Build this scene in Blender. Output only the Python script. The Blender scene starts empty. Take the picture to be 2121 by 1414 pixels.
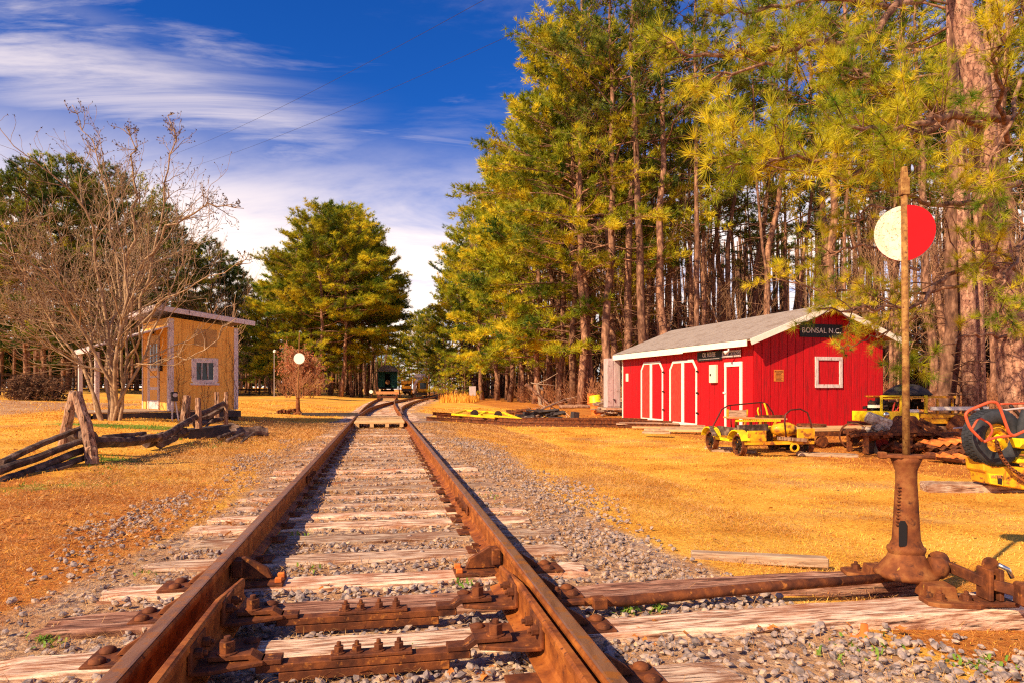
import bpy, math, random
import numpy as np
from math import radians, sin, cos, pi, sqrt, atan2
RS = np.random.RandomState(7)
random.seed(11)
scene = bpy.context.scene
COL = scene.collection

# ---------------------------------------------------------------- camera
F = 1414.0; CX = 1060.5; HY = 804.0; CAMZ = 1.05
cd = bpy.data.cameras.new('camera'); cam = bpy.data.objects.new('camera', cd); COL.objects.link(cam)
cam.location = (0, 0, CAMZ); cam.rotation_euler = (radians(90), 0, 0)
cd.sensor_width = 36; cd.lens = 36 * F / 2121.0
cd.shift_y = (HY - 707.0) / 2121.0
cd.clip_start = 0.05; cd.clip_end = 3000
scene.camera = cam

# ---------------------------------------------------------------- sun and sky
SUN_EL = radians(36); SX, SY = -0.73, -0.68
sd = bpy.data.lights.new('sun', 'SUN'); sun = bpy.data.objects.new('sun', sd); COL.objects.link(sun)
sd.energy = 5.0; sd.angle = radians(0.55); sd.color = (1.0, 0.75, 0.46)
sun.rotation_euler = (radians(90) - SUN_EL, 0, atan2(SX, -SY))
sun.location = (-30, -30, 40)
w = bpy.data.worlds.new('World'); scene.world = w; w.use_nodes = True
nt = w.node_tree; nt.nodes.clear(); N = nt.nodes.new; L = nt.links.new
out = N('ShaderNodeOutputWorld'); bg = N('ShaderNodeBackground'); bg.inputs['Strength'].default_value = 0.10
sky = N('ShaderNodeTexSky'); sky.sky_type = 'NISHITA'; sky.sun_disc = False
sky.sun_elevation = SUN_EL; sky.sun_rotation = atan2(SX, SY); sky.air_density = 1.0; sky.dust_density = 0.3; sky.ozone_density = 3.0
tc = N('ShaderNodeTexCoord'); sep = N('ShaderNodeSeparateXYZ'); L(tc.outputs['Generated'], sep.inputs[0])
def mth(op, a, b=None, c=None, clamp=False):
    n = N('ShaderNodeMath'); n.operation = op; n.use_clamp = clamp
    for i, v in enumerate((a, b, c)):
        if v is None: continue
        if isinstance(v, (int, float)): n.inputs[i].default_value = v
        else: L(v, n.inputs[i])
    return n.outputs[0]
# cloud layer: the view direction meets a flat layer high above
zc = mth('ADD', mth('MAXIMUM', sep.outputs[2], 0.0), 0.10)
u_ = mth('DIVIDE', sep.outputs[0], zc); v_ = mth('DIVIDE', sep.outputs[1], zc)
cmb = N('ShaderNodeCombineXYZ'); L(u_, cmb.inputs[0]); L(v_, cmb.inputs[1])
def cloud(scale, sx, sy, rot, det, dist, lo, hi, off=0):
    mp = N('ShaderNodeMapping'); mp.inputs['Scale'].default_value = (sx, sy, 1); mp.inputs['Rotation'].default_value = (0, 0, rot)
    mp.inputs['Location'].default_value = (off, off * .7, off * .3)
    L(cmb.outputs[0], mp.inputs[0]); nz = N('ShaderNodeTexNoise'); nz.inputs['Scale'].default_value = scale
    nz.inputs['Detail'].default_value = det; nz.inputs['Roughness'].default_value = .62; nz.inputs['Distortion'].default_value = dist
    L(mp.outputs[0], nz.inputs[0]); mr = N('ShaderNodeMapRange'); mr.interpolation_type = 'SMOOTHSTEP'
    mr.inputs[1].default_value = lo; mr.inputs[2].default_value = hi; L(nz.outputs[0], mr.inputs[0]); return mr.outputs[0]
c1 = cloud(.62, 1.0, 1.7, .35, 9, 1.1, .46, .78, 21.7)
c2 = cloud(1.5, .6, 2.3, -.45, 8, .8, .50, .78, 15.5)
low = N('ShaderNodeMapRange'); low.interpolation_type = 'SMOOTHSTEP'
low.inputs[1].default_value = .37; low.inputs[2].default_value = .17; L(sep.outputs[2], low.inputs[0])
c3 = cloud(.9, .5, 1.0, .1, 7, .7, .20, .62, 9.1)
c4 = cloud(1.7, .45, 1.3, .55, 10, 1.3, .34, .66, 4.4)
bz = mth('ABSOLUTE', mth('SUBTRACT', sep.outputs[2], mth('MULTIPLY_ADD', sep.outputs[0], -.12, .300)))
bm = N('ShaderNodeMapRange'); bm.interpolation_type = 'SMOOTHSTEP'; bm.inputs[1].default_value = .085; bm.inputs[2].default_value = .005; L(bz, bm.inputs[0])
bx_m = N('ShaderNodeMapRange'); bx_m.interpolation_type = 'SMOOTHSTEP'; bx_m.inputs[1].default_value = -.12; bx_m.inputs[2].default_value = -.36; L(sep.outputs[0], bx_m.inputs[0])
band = mth('MULTIPLY', mth('MULTIPLY', bm.outputs[0], bx_m.outputs[0]), mth('MULTIPLY', c4, .56))
m = mth('MAXIMUM', mth('MAXIMUM', mth('MULTIPLY', c1, .32), mth('MULTIPLY', c2, .45)), band)
m = mth('MAXIMUM', m, mth('MULTIPLY', mth('MULTIPLY', low.outputs[0], c3), 1.1), clamp=True)
hs = N('ShaderNodeHueSaturation'); hs.inputs['Saturation'].default_value = 1.3; hs.inputs['Value'].default_value = 1.0
L(sky.outputs[0], hs.inputs['Color'])
mu = N('ShaderNodeMix'); mu.data_type = 'RGBA'; mu.blend_type = 'MULTIPLY'; mu.inputs[0].default_value = 1
L(hs.outputs[0], mu.inputs[6]); mu.inputs[7].default_value = (.19, .45, .84, 1)
mx = N('ShaderNodeMix'); mx.data_type = 'RGBA'; L(m, mx.inputs[0]); L(mu.outputs[2], mx.inputs[6]); mx.inputs[7].default_value = (8.6, 7.2, 6.3, 1)
L(mx.outputs[2], bg.inputs[0]); L(bg.outputs[0], out.inputs[0])
scene.view_settings.view_transform = 'Standard'; scene.view_settings.look = 'None'
scene.view_settings.exposure = 0.76; scene.view_settings.gamma = 1.0
scene.cycles.max_bounces = 5; scene.cycles.diffuse_bounces = 3; scene.cycles.transparent_max_bounces = 6
scene.cycles.use_denoising = False; scene.cycles.pixel_filter_type = 'BLACKMAN_HARRIS'; scene.cycles.filter_width = 1.2

# ---------------------------------------------------------------- frames and ground height
UX, UY = -0.1876, 0.9822            # along the track
VX, VY = 0.9822, 0.1876             # to its right
PX0, PY0 = -0.057, 0.0
TANG = atan2(VY, VX)
def TL(s, t): return (PX0 + UX * s + VX * t, PY0 + UY * s + VY * t)
def ST(x, y):
    a, b = x - PX0, y - PY0
    return a * UX + b * UY, a * VX + b * VY
def sm(v): v = np.clip(v, 0, 1); return v * v * (3 - 2 * v)
def gz(x, y):
    s, t = ST(np.asarray(x, float), np.asarray(y, float))
    z = -0.03 + sm((-t - 1.7) / 5) * .30 + sm((-t - 13) / 24) * .85 - sm((t - 1.7) / 2.6) * .14
    o = sm((abs(t) - 1.9) / 2)
    return z + o * (.02 * np.sin(x * 1.1 + .5) * np.sin(y * .9) + .012 * np.sin(x * 2.7 + y * 1.9)) + sm((y - 60) / 200) * .3
def W(px, py, d): return np.array(((px - CX) / F * d, d, CAMZ + (HY - py) / F * d))
def GP(px, py):                      # the point of the ground seen at a spot of the view
    d = 20.0
    for _ in range(60):
        z = float(gz((px - CX) / F * d, d)); d = .5 * d + .5 * max(1.5, min(300, (CAMZ - z) * F / max(py - HY, .5)))
    return ((px - CX) / F * d, d, float(gz((px - CX) / F * d, d)))
def GD(px, d):
    x = (px - CX) / F * d; return (x, d, float(gz(x, d)))

# ---------------------------------------------------------------- mesh helpers
def rotz(a): c, s = cos(a), sin(a); return np.array([[c, -s, 0], [s, c, 0], [0, 0, 1.]])
def rotx(a): c, s = cos(a), sin(a); return np.array([[1., 0, 0], [0, c, -s], [0, s, c]])
def roty(a): c, s = cos(a), sin(a); return np.array([[c, 0, s], [0, 1., 0], [-s, 0, c]])
I3 = np.eye(3)
def raw_mesh(name, V, Fs):
    """V (n,3); Fs list of index arrays (m,k)"""
    me = bpy.data.meshes.new(name); V = np.ascontiguousarray(V, dtype=np.float32)
    me.vertices.add(len(V)); me.vertices.foreach_set('co', V.ravel())
    idx = np.concatenate([f.ravel() for f in Fs]).astype(np.int32)
    tot = np.concatenate([np.full(len(f), f.shape[1], np.int32) for f in Fs])
    me.loops.add(len(idx)); me.loops.foreach_set('vertex_index', idx)
    me.polygons.add(len(tot)); st = np.concatenate([[0], np.cumsum(tot)[:-1]]).astype(np.int32)
    me.polygons.foreach_set('loop_start', st)
    me.polygons.foreach_set('use_smooth', np.zeros(len(tot), bool)); me.update(calc_edges=True); return me
def tubeV(P, R, n, cap=True):
    P = np.asarray(P, float); k = len(P); R = np.broadcast_to(np.asarray(R, float), (k,))
    T = np.gradient(P, axis=0); T /= np.linalg.norm(T, axis=1)[:, None] + 1e-9
    mt = T.mean(0); ax = np.argmin(abs(mt)); ref = np.zeros(3); ref[ax] = 1
    U = np.cross(T, ref); U /= np.linalg.norm(U, axis=1)[:, None] + 1e-9; Wv = np.cross(T, U)
    a = np.arange(n) * 2 * pi / n
    V = (P[:, None] + R[:, None, None] * (U[:, None] * np.cos(a)[None, :, None] + Wv[:, None] * np.sin(a)[None, :, None])).reshape(-1, 3)
    i = np.arange(k - 1)[:, None] * n; j = np.arange(n)[None]; j2 = (j + 1) % n
    Fq = np.stack([i + j, i + j2, i + n + j2, i + n + j], -1).reshape(-1, 4)
    return V, Fq
class MB:
    def __init__(s): s.V = []; s.F = []; s.n = 0
    def add(s, V, *Fs):
        V = np.asarray(V, float)
        for f in Fs:
            f = np.asarray(f, int)
            if len(f): s.F.append(f + s.n)
        s.V.append(V); s.n += len(V); return s
    def box(s, c, d, R=I3, taper=1.0):
        h = np.array(d, float) / 2
        v = np.array([[x, y, z] for z in (-1, 1) for y in (-1, 1) for x in (-1, 1)], float)
        v[4:, :2] *= taper
        v = (v * h) @ np.asarray(R).T + np.array(c, float)
        return s.add(v, [[0, 2, 3, 1], [4, 5, 7, 6], [0, 1, 5, 4], [2, 6, 7, 3], [0, 4, 6, 2], [1, 3, 7, 5]])
    def beam(s, a, b, w, h, up=(0, 0, 1)):
        a = np.array(a, float); b = np.array(b, float); d = b - a; l = np.linalg.norm(d); d /= l
        u = np.array(up, float); sd_ = np.cross(d, u); sd_ /= np.linalg.norm(sd_); u = np.cross(sd_, d)
        return s.box((a + b) / 2, (l, w, h), np.stack([d, sd_, u], 1))
    def tube(s, P, R, n=8, cap=True):
        V, Fq = tubeV(P, R, n); s.add(V, Fq)
        if cap:
            k = len(V) // n; o = s.n - len(V)
            s.F.append(np.array([[o + j for j in range(n)][::-1]])); s.F.append(np.array([[o + (k - 1) * n + j for j in range(n)]]))
        return s
    def cyl(s, a, b, r, r2=None, n=14): return s.tube([a, b], [r, r if r2 is None else r2], n)
    def prism(s, poly, h0, h1, R=I3, o=(0, 0, 0)):
        """polygon in local xy, extruded in z, turned by R"""
        p = np.array(poly, float); k = len(p); a = sum(p[i, 0] * p[(i + 1) % k, 1] - p[(i + 1) % k, 0] * p[i, 1] for i in range(k))
        if a < 0: p = p[::-1]
        V = np.concatenate([np.c_[p, np.full(k, h0)], np.c_[p, np.full(k, h1)]]) @ np.asarray(R).T + np.array(o, float)
        j = np.arange(k); j2 = (j + 1) % k
        s.add(V, np.stack([j, j2, k + j2, k + j], 1)); b = s.n - 2 * k
        s.F.append(np.array([[b + i for i in range(k)][::-1]])); s.F.append(np.array([[b + k + i for i in range(k)]])); return s
    def lathe(s, prof, n=20, R=I3, o=(0, 0, 0), sx=1, sy=1):
        a = np.arange(n) * 2 * pi / n; p = np.array(prof, float); k = len(p)
        V = np.stack([p[:, None, 0] * np.cos(a) * sx, p[:, None, 0] * np.sin(a) * sy, np.repeat(p[:, 1:2], n, 1)], -1).reshape(-1, 3)
        V = V @ np.asarray(R).T + np.array(o, float)
        i = np.arange(k - 1)[:, None] * n; j = np.arange(n)[None]; j2 = (j + 1) % n
        return s.add(V, np.stack([i + j, i + j2, i + n + j2, i + n + j], -1).reshape(-1, 4))
    def sweep(s, prof, path, z=0.0, close=True):
        """2D profile (side, up) carried along a ground path of (x,y[,z])"""
        P = np.array(path, float)
        if P.shape[1] == 2: P = np.c_[P, np.zeros(len(P))]
        T = np.gradient(P[:, :2], axis=0); T /= np.linalg.norm(T, axis=1)[:, None]; S = np.c_[T[:, 1], -T[:, 0]]
        pr = np.asarray(prof, float); pr = np.broadcast_to(pr, (len(P),) + pr.shape[-2:]); k = pr.shape[1]
        V = np.concatenate([P[:, None, :2] + S[:, None] * pr[:, :, :1], (P[:, None, 2:] + z + pr[:, :, 1:])], -1).reshape(-1, 3)
        i = np.arange(len(P) - 1)[:, None] * k; j = np.arange(k)[None]; j2 = (j + 1) % k
        s.add(V, np.stack([i + j, i + k + j, i + k + j2, i + j2], -1).reshape(-1, 4)); b = s.n - len(V)
        s.F.append(np.array([[b + q for q in range(k)]])); s.F.append(np.array([[b + (len(P) - 1) * k + q for q in range(k)][::-1]])); return s
    def mesh(s, name, mat=None, smooth=False):
        by = {}
        for f in s.F: by.setdefault(f.shape[1], []).append(f)
        me = raw_mesh(name, np.concatenate(s.V), [np.concatenate(v) for v in by.values()])
        if mat: me.materials.append(mat)
        if smooth: me.polygons.foreach_set('use_smooth', np.ones(len(me.polygons), bool))
        return me
    def build(s, name, mat, parent=None, smooth=False, bevel=0, loc=None, rz=None, seg=1, rot=None):
        return obj(name, s.mesh(name, mat, smooth), parent, bevel, loc, rz, seg, rot)
def obj(name, me, parent=None, bevel=0, loc=None, rz=None, seg=1, rot=None):
    o = bpy.data.objects.new(name, me); COL.objects.link(o)
    if parent: o.parent = parent
    if loc is not None: o.location = loc
    if rz is not None: o.rotation_euler = (0, 0, rz)
    if rot is not None: o.rotation_euler = rot
    if bevel:
        b = o.modifiers.new('bevel', 'BEVEL'); b.width = bevel; b.segments = seg; b.limit_method = 'ANGLE'; b.angle_limit = radians(40)
    return o
def tag(o, label, cat, group=None, kind=None):
    if label: o['label'] = label
    if cat: o['category'] = cat
    if group: o['group'] = group
    if kind: o['kind'] = kind
    return o
def thing(name, label, cat, loc=(0, 0, 0), rz=0, group=None, rot=None):
    o = bpy.data.objects.new(name, None); COL.objects.link(o); o.location = loc; o.rotation_euler = rot or (0, 0, rz)
    o.empty_display_size = .2; return tag(o, label, cat, group)
def dup(root, loc, rz=0, label=None, group=None, sc=None, rot=None):
    r = root.copy(); COL.objects.link(r); r.location = loc; r.rotation_euler = rot or (0, 0, rz)
    if sc is not None: r.scale = (sc,) * 3 if isinstance(sc, (int, float)) else sc
    if label: r['label'] = label
    if group: r['group'] = group
    for ch in list(root.children):
        c = ch.copy(); COL.objects.link(c); c.parent = r
        for g in list(ch.children):
            d = g.copy(); COL.objects.link(d); d.parent = c
    return r
def text_mb(body, size, mat, depth=.004, spacing=1.0, width=None):
    """lettering as a mesh in the xz plane, facing -y, centred"""
    cu = bpy.data.curves.new('txt', 'FONT'); cu.body = body; cu.size = size; cu.extrude = depth / 2; cu.align_x = 'CENTER'; cu.align_y = 'CENTER'
    cu.space_character = spacing; cu.offset = size * .003
    o = bpy.data.objects.new('txt', cu); COL.objects.link(o); bpy.context.view_layer.update()
    me = bpy.data.meshes.new_from_object(o.evaluated_get(bpy.context.evaluated_depsgraph_get()))
    bpy.data.objects.remove(o); n = len(me.vertices); V = np.empty(n * 3, np.float32); me.vertices.foreach_get('co', V); V = V.reshape(-1, 3)
    if width: V[:, 0] *= width / (V[:, 0].max() - V[:, 0].min())
    me.vertices.foreach_set('co', np.c_[V[:, 0], -V[:, 2], V[:, 1]].astype(np.float32).ravel()); me.update()
    me.materials.clear(); me.materials.append(mat); return me

# ---------------------------------------------------------------- materials
MATS = {}
def mat(name, cols, scale=8, stretch=(1, 1, 1), rough=.8, metal=0, bump=0, bscale=None, detail=6, rnd=0, spot=None, spot2=None,
        trans=0, coat=0, seg=None, crack=None, rotm=(0, 0, 0)):
    """noise-driven paint, wood, rust...; spot = (colour, scale, threshold[, stretch])"""
    m = bpy.data.materials.new(name); m.use_nodes = True; nt = m.node_tree; N = nt.nodes.new; L = nt.links.new
    b = nt.nodes['Principled BSDF']; tc = N('ShaderNodeTexCoord'); co = tc.outputs['Object']
    if rnd:
        oi = N('ShaderNodeObjectInfo'); ad = N('ShaderNodeVectorMath'); ad.operation = 'MULTIPLY_ADD'
        cb = N('ShaderNodeCombineXYZ')
        for i in range(3): L(oi.outputs['Random'], cb.inputs[i])
        ad.inputs[1].default_value = (37, 53, 71); L(cb.outputs[0], ad.inputs[0]); L(co, ad.inputs[2]); co = ad.outputs[0]
    def noise(sc, st=stretch, det=detail, ro=.6):
        mp = N('ShaderNodeMapping'); mp.inputs['Scale'].default_value = st; mp.inputs['Rotation'].default_value = rotm; L(co, mp.inputs[0])
        n = N('ShaderNodeTexNoise'); n.inputs['Scale'].default_value = sc; n.inputs['Detail'].default_value = det; n.inputs['Roughness'].default_value = ro
        L(mp.outputs[0], n.inputs[0]); return n.outputs[0]
    n1 = noise(scale); cr = N('ShaderNodeValToRGB'); L(n1, cr.inputs[0])
    e = cr.color_ramp.elements
    if len(cols) == 1: cols = [(0, cols[0]), (1, cols[0])]
    elif not isinstance(cols[0][1], tuple): cols = [(.3 + .4 * i / (len(cols) - 1), c) for i, c in enumerate(cols)]
    while len(e) < len(cols): e.new(.5)
    for i, (p, c) in enumerate(cols): e[i].position = p; e[i].color = (*c, 1)
    c_out = cr.outputs[0]
    def mixin(c_out, sp):
        col, sc, th = sp[:3]; st = sp[3] if len(sp) > 3 else (1, 1, 1); soft = sp[4] if len(sp) > 4 else .04
        nn = noise(sc, st, 8, .65); mr = N('ShaderNodeMapRange'); mr.inputs[1].default_value = th - soft; mr.inputs[2].default_value = th + soft
        L(nn, mr.inputs[0]); mx = N('ShaderNodeMix'); mx.data_type = 'RGBA'; L(mr.outputs[0], mx.inputs[0]); L(c_out, mx.inputs[6]); mx.inputs[7].default_value = (*col, 1)
        return mx.outputs[2]
    if spot: c_out = mixin(c_out, spot)
    if spot2: c_out = mixin(c_out, spot2)
    hgt = None
    if crack:      # (scale, width, colour, jitter)
        mp = N('ShaderNodeMapping'); L(co, mp.inputs[0]); vo = N('ShaderNodeTexVoronoi'); vo.feature = 'DISTANCE_TO_EDGE'; vo.inputs['Scale'].default_value = crack[0]
        nn = N('ShaderNodeTexNoise'); nn.inputs['Scale'].default_value = crack[0] * 1.2; L(mp.outputs[0], nn.inputs[0])
        mv = N('ShaderNodeMix'); mv.data_type = 'VECTOR'; mv.inputs[0].default_value = .12; L(mp.outputs[0], mv.inputs[4]); L(nn.outputs[1], mv.inputs[5]); L(mv.outputs[1], vo.inputs[0])
        mr = N('ShaderNodeMapRange'); mr.inputs[1].default_value = 0; mr.inputs[2].default_value = crack[1]; L(vo.outputs[0], mr.inputs[0])
        mx = N('ShaderNodeMix'); mx.data_type = 'RGBA'; L(mr.outputs[0], mx.inputs[0]); mx.inputs[6].default_value = (*crack[2], 1); L(c_out, mx.inputs[7]); c_out = mx.outputs[2]
    if rnd:
        hs = N('ShaderNodeHueSaturation'); mr = N('ShaderNodeMapRange'); mr.inputs[3].default_value = 1 - rnd; mr.inputs[4].default_value = 1 + rnd
        L(oi.outputs['Random'], mr.inputs[0]); L(mr.outputs[0], hs.inputs['Value']); L(c_out, hs.inputs['Color']); c_out = hs.outputs[0]
    L(c_out, b.inputs['Base Color']); b.inputs['Roughness'].default_value = rough; b.inputs['Metallic'].default_value = metal
    b.inputs['Specular IOR Level'].default_value = .3
    if coat: b.inputs['Coat Weight'].default_value = coat
    if bump:
        bp = N('ShaderNodeBump'); bp.inputs['Strength'].default_value = 1; bp.inputs['Distance'].default_value = bump
        L(noise(bscale or scale, stretch, 8, .65), bp.inputs['Height']); L(bp.outputs[0], b.inputs['Normal'])
    if trans:
        tr = N('ShaderNodeBsdfTranslucent'); ms = N('ShaderNodeMixShader'); ms.inputs[0].default_value = trans
        L(c_out, tr.inputs[0]); L(b.outputs[0], ms.inputs[1]); L(tr.outputs[0], ms.inputs[2]); L(ms.outputs[0], nt.nodes['Material Output'].inputs[0])
    MATS[name] = m; return m
K = dict
m_rust = mat('rusted_steel', [(.30, (.045, .014, .008)), (.5, (.13, .038, .014)), (.7, (.27, .08, .02))], 14, rough=.75, metal=.15, bump=.002, bscale=60, spot=((.42, .15, .03), 22, .63))
m_rail = mat('rail_steel', [(.3, (.12, .032, .010)), (.5, (.30, .085, .016)), (.72, (.50, .17, .03))], 9, (1, 1, 1), rough=.6, metal=.2, bump=.0012, bscale=70, spot=((.10, .03, .012), 30, .62))
m_railtop = mat('worn_rail_head', [(.3, (.26, .11, .05)), (.6, (.42, .20, .10))], 20, (1, .12, 1), rough=.38, metal=.55, bump=.0006, bscale=60, spot=((.50, .18, .04), 12, .55))
m_tie = mat('weathered_tie_wood', [(.30, (.10, .035, .02)), (.42, (.34, .17, .10)), (.52, (.64, .44, .31)), (.70, (.80, .64, .48))], 5, (1, 9, 9), rough=.95, bump=.010, bscale=9, rnd=.4, spot=((.035, .016, .012), 5, .60, (1, 16, 16), .03), spot2=((.30, .10, .04), 2.2, .60, (1, 1, 1), .1))
m_tiedark = mat('dark_tie_wood', [(.30, (.06, .022, .015)), (.44, (.22, .09, .055)), (.56, (.40, .20, .13)), (.72, (.62, .40, .28))], 5, (1, 9, 9), rough=.95, bump=.010, bscale=9, spot=((.03, .012, .01), 5, .58, (1, 16, 16), .04))
m_log = mat('weathered_log', [(.3, (.022, .014, .012)), (.5, (.10, .06, .045)), (.68, (.27, .18, .135))], 6, (1, 1, 1), rough=.95, bump=.02, bscale=14, rnd=.2)
m_post = mat('split_post_wood', [(.3, (.09, .04, .025)), (.5, (.32, .17, .10)), (.7, (.50, .33, .22))], 4, (8, 8, 1), rough=.95, bump=.014, bscale=6, rnd=.2, spot=((.03, .016, .012), 5, .58, (9, 9, .8), .03))
m_board = mat('old_board', [(.3, (.18, .10, .06)), (.5, (.42, .28, .18)), (.7, (.60, .44, .30))], 5, (1, 8, 8), rough=.9, bump=.004, rnd=.25, spot=((.06, .035, .025), 4, .62, (1, 9, 9), .04))
m_red = mat('red_paint', [(.3, (.42, .001, .005)), (.7, (.58, .003, .008))], 5, (6, 6, .6), rough=.7, bump=.002, bscale=12, spot=((.28, .006, .008), 3, .57, (8, 8, .5), .06), spot2=((.12, .02, .015), 7, .68, (3, 3, .6), .03))
m_redboard = mat('worn_red_boards', [(.3, (.50, .01, .01)), (.6, (.62, .05, .03))], 6, (5, 5, 1), rough=.8, bump=.002)
m_white = mat('white_paint', [(.3, (.80, .72, .60)), (.6, (.88, .82, .72))], 9, rough=.6, bump=.0008)
m_peel = mat('peeling_white_paint', [(.3, (.52, .42, .40)), (.6, (.72, .60, .58))], 9, (3, 3, .8), rough=.85, bump=.003, spot=((.12, .07, .06), 12, .60, (4, 4, .6), .03))
m_hut = mat('ochre_paint', [(.3, (.78, .36, .06)), (.55, (.86, .44, .09)), (.75, (.90, .50, .13))], 3, (3, 3, .7), rough=.8, bump=.0015, spot=((.55, .22, .05), 4, .63, (4, 4, .5), .08))
m_faded = mat('faded_board', [(.35, (.42, .22, .07)), (.6, (.52, .28, .09))], 6, rough=.9, spot=((.22, .17, .09), 14, .62, (1, 1, 2.5), .03))
m_shingle = mat('asphalt_shingle', [(.3, (.22, .18, .16)), (.7, (.42, .35, .31))], 26, rough=.95, bump=.004, spot=((.20, .14, .11), 3, .62, (1, 1, 1), .15))
m_roofh = mat('weathered_roofing', [(.3, (.20, .16, .16)), (.7, (.42, .34, .34))], 8, rough=.9)
m_yel = mat('worn_yellow_paint', [(.3, (.55, .20, .010)), (.5, (.80, .38, .012)), (.7, (.88, .52, .015))], 4, rough=.5, bump=.001, coat=.05, spot=((.30, .09, .02), 5, .555, (1, 1, 1), .04), spot2=((.09, .03, .015), 12, .63))
m_yelb = mat('bright_yellow_paint', [(.3, (.84, .60, .01)), (.7, (.93, .74, .015))], 4, rough=.45, bump=.001, spot=((.34, .12, .02), 7, .62), spot2=((.62, .36, .02), 2.5, .56, (1, 1, 1), .1))
m_blk = mat('black_metal', [(.3, (.012, .010, .010)), (.7, (.05, .032, .028))], 12, rough=.5, metal=.3, spot=((.16, .05, .02), 16, .62))
m_hoop = mat('maroon_tube', [(.3, (.05, .012, .010)), (.7, (.12, .03, .02))], 10, rough=.4, metal=.3)
m_redtube = mat('red_tube_paint', [(.3, (.50, .06, .025)), (.7, (.68, .12, .05))], 8, rough=.45, spot=((.20, .05, .02), 18, .64))
m_tyre = mat('tyre_rubber', [(.3, (.018, .020, .026)), (.7, (.045, .048, .058))], 14, rough=.75, bump=.001)
m_stain = mat('stained_white', [(.35, (.20, .10, .06)), (.5, (.50, .38, .28)), (.65, (.66, .56, .44))], 9, rough=.9, bump=.004)
m_gal = mat('galvanised_metal', [(.3, (.40, .32, .31)), (.7, (.60, .50, .49))], 5, (2, 2, .6), rough=.6, metal=.1, spot=((.28, .20, .18), 6, .64))
m_grn = mat('dark_green_paint', [(.3, (.03, .14, .10)), (.7, (.07, .27, .20))], 4, (2, 2, .6), rough=.55)
m_dark = mat('dark_void', [(.012, .010, .012)], rough=.9)
m_chr = mat('bright_metal', [(.6, .58, .55)], rough=.2, metal=.9)
m_ora = mat('orange_rust', [(.3, (.50, .10, .02)), (.55, (.66, .17, .03)), (.72, (.75, .30, .05))], 7, rough=.85, bump=.003)
m_orap = mat('orange_beam_paint', [(.3, (.60, .20, .06)), (.7, (.72, .32, .13))], 7, rough=.8)
m_bucket = mat('red_plastic', [(.3, (.45, .03, .03)), (.7, (.60, .07, .05))], 8, rough=.6)
m_blackish = mat('tar_black', [(.3, (.02, .018, .02)), (.7, (.07, .05, .05))], 10, rough=.8, bump=.003)
m_pallet = mat('new_plank', [(.3, (.55, .30, .12)), (.7, (.72, .46, .22))], 6, (1, 7, 7), rough=.9, bump=.003, rnd=.1)
m_signk = mat('sign_black', [(.012, .014, .014)], rough=.6)
m_signw = mat('sign_lettering', [(.75, .68, .55)], rough=.6)
m_signo = mat('faded_orange_notice', [(.3, (.55, .14, .02)), (.7, (.68, .24, .04))], 14, rough=.8)
m_cream = mat('cream_paint', [(.80, .72, .52)], rough=.6)
m_tw = mat('cracked_white_enamel', [(.3, (.66, .56, .34)), (.55, (.80, .72, .52)), (.75, (.84, .77, .60))], 14, rough=.5, crack=(24, .035, (.16, .09, .03)), spot=((.34, .14, .03), 26, .70))
m_tr = mat('red_enamel', [(.3, (.55, .001, .006)), (.7, (.60, .002, .008))], 6, rough=.9, spot=((.8, .65, .55), 60, .76))
m_mast = mat('rusty_mast', [(.3, (.13, .045, .014)), (.5, (.28, .13, .035)), (.7, (.42, .24, .07))], 30, rough=.8, bump=.001, spot=((.12, .04, .015), 90, .60))
m_stand = mat('stand_cast_iron', [(.3, (.07, .018, .008)), (.5, (.20, .058, .016)), (.7, (.34, .14, .04))], 10, rough=.8, metal=.1, bump=.002, bscale=50, spot=((.62, .36, .05), 9, .70, (2, 2, .7), .03), spot2=((.07, .022, .012), 14, .62))
m_bark = mat('pine_bark', [(.3, (.05, .022, .016)), (.48, (.18, .085, .05)), (.62, (.36, .19, .115)), (.78, (.50, .30, .19))], 3.2, (2.6, 2.6, 1.1), rough=.95, bump=.02, bscale=4, rnd=.3)
m_barknear = mat('scaly_pine_bark', [(.3, (.07, .03, .02)), (.44, (.26, .12, .08)), (.58, (.46, .25, .16)), (.75, (.60, .37, .25))], 6, (2.0, 2.0, .8), rough=.95, bump=.02, bscale=7, crack=(9, .06, (.05, .02, .014)))
m_twig = mat('bare_twig_bark', [(.3, (.26, .13, .07)), (.6, (.46, .27, .15))], 6, (2, 2, .6), rough=.9, rnd=.15)
m_myrtle = mat('smooth_tan_bark', [(.3, (.15, .085, .045)), (.5, (.32, .20, .11)), (.7, (.48, .33, .20))], 4, (3, 3, .7), rough=.75)
m_pod = mat('seed_pods', [(.10, .055, .04)], rough=.9)
m_thick = mat('dry_brush_twigs', [(.3, (.26, .10, .045)), (.7, (.44, .20, .09))], 6, rough=.95, rnd=.2)
m_bush = mat('dense_bush_twigs', [(.3, (.09, .045, .025)), (.7, (.24, .12, .06))], 6, rough=.95)
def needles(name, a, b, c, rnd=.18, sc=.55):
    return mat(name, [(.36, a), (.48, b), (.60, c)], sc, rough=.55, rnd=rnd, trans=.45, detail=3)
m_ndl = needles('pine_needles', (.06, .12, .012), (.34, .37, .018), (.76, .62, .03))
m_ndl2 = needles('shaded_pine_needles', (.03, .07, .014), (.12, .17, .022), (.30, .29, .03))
m_ndlnear = needles('long_pine_needles', (.10, .20, .012), (.46, .46, .018), (.80, .66, .03), 0, 1.1)
m_cedar = needles('cedar_foliage', (.03, .08, .02), (.07, .14, .03), (.16, .20, .04))
m_leafr = mat('russet_leaves', [(.3, (.42, .15, .07)), (.7, (.62, .28, .14))], 4, rough=.9, trans=.3)
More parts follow.
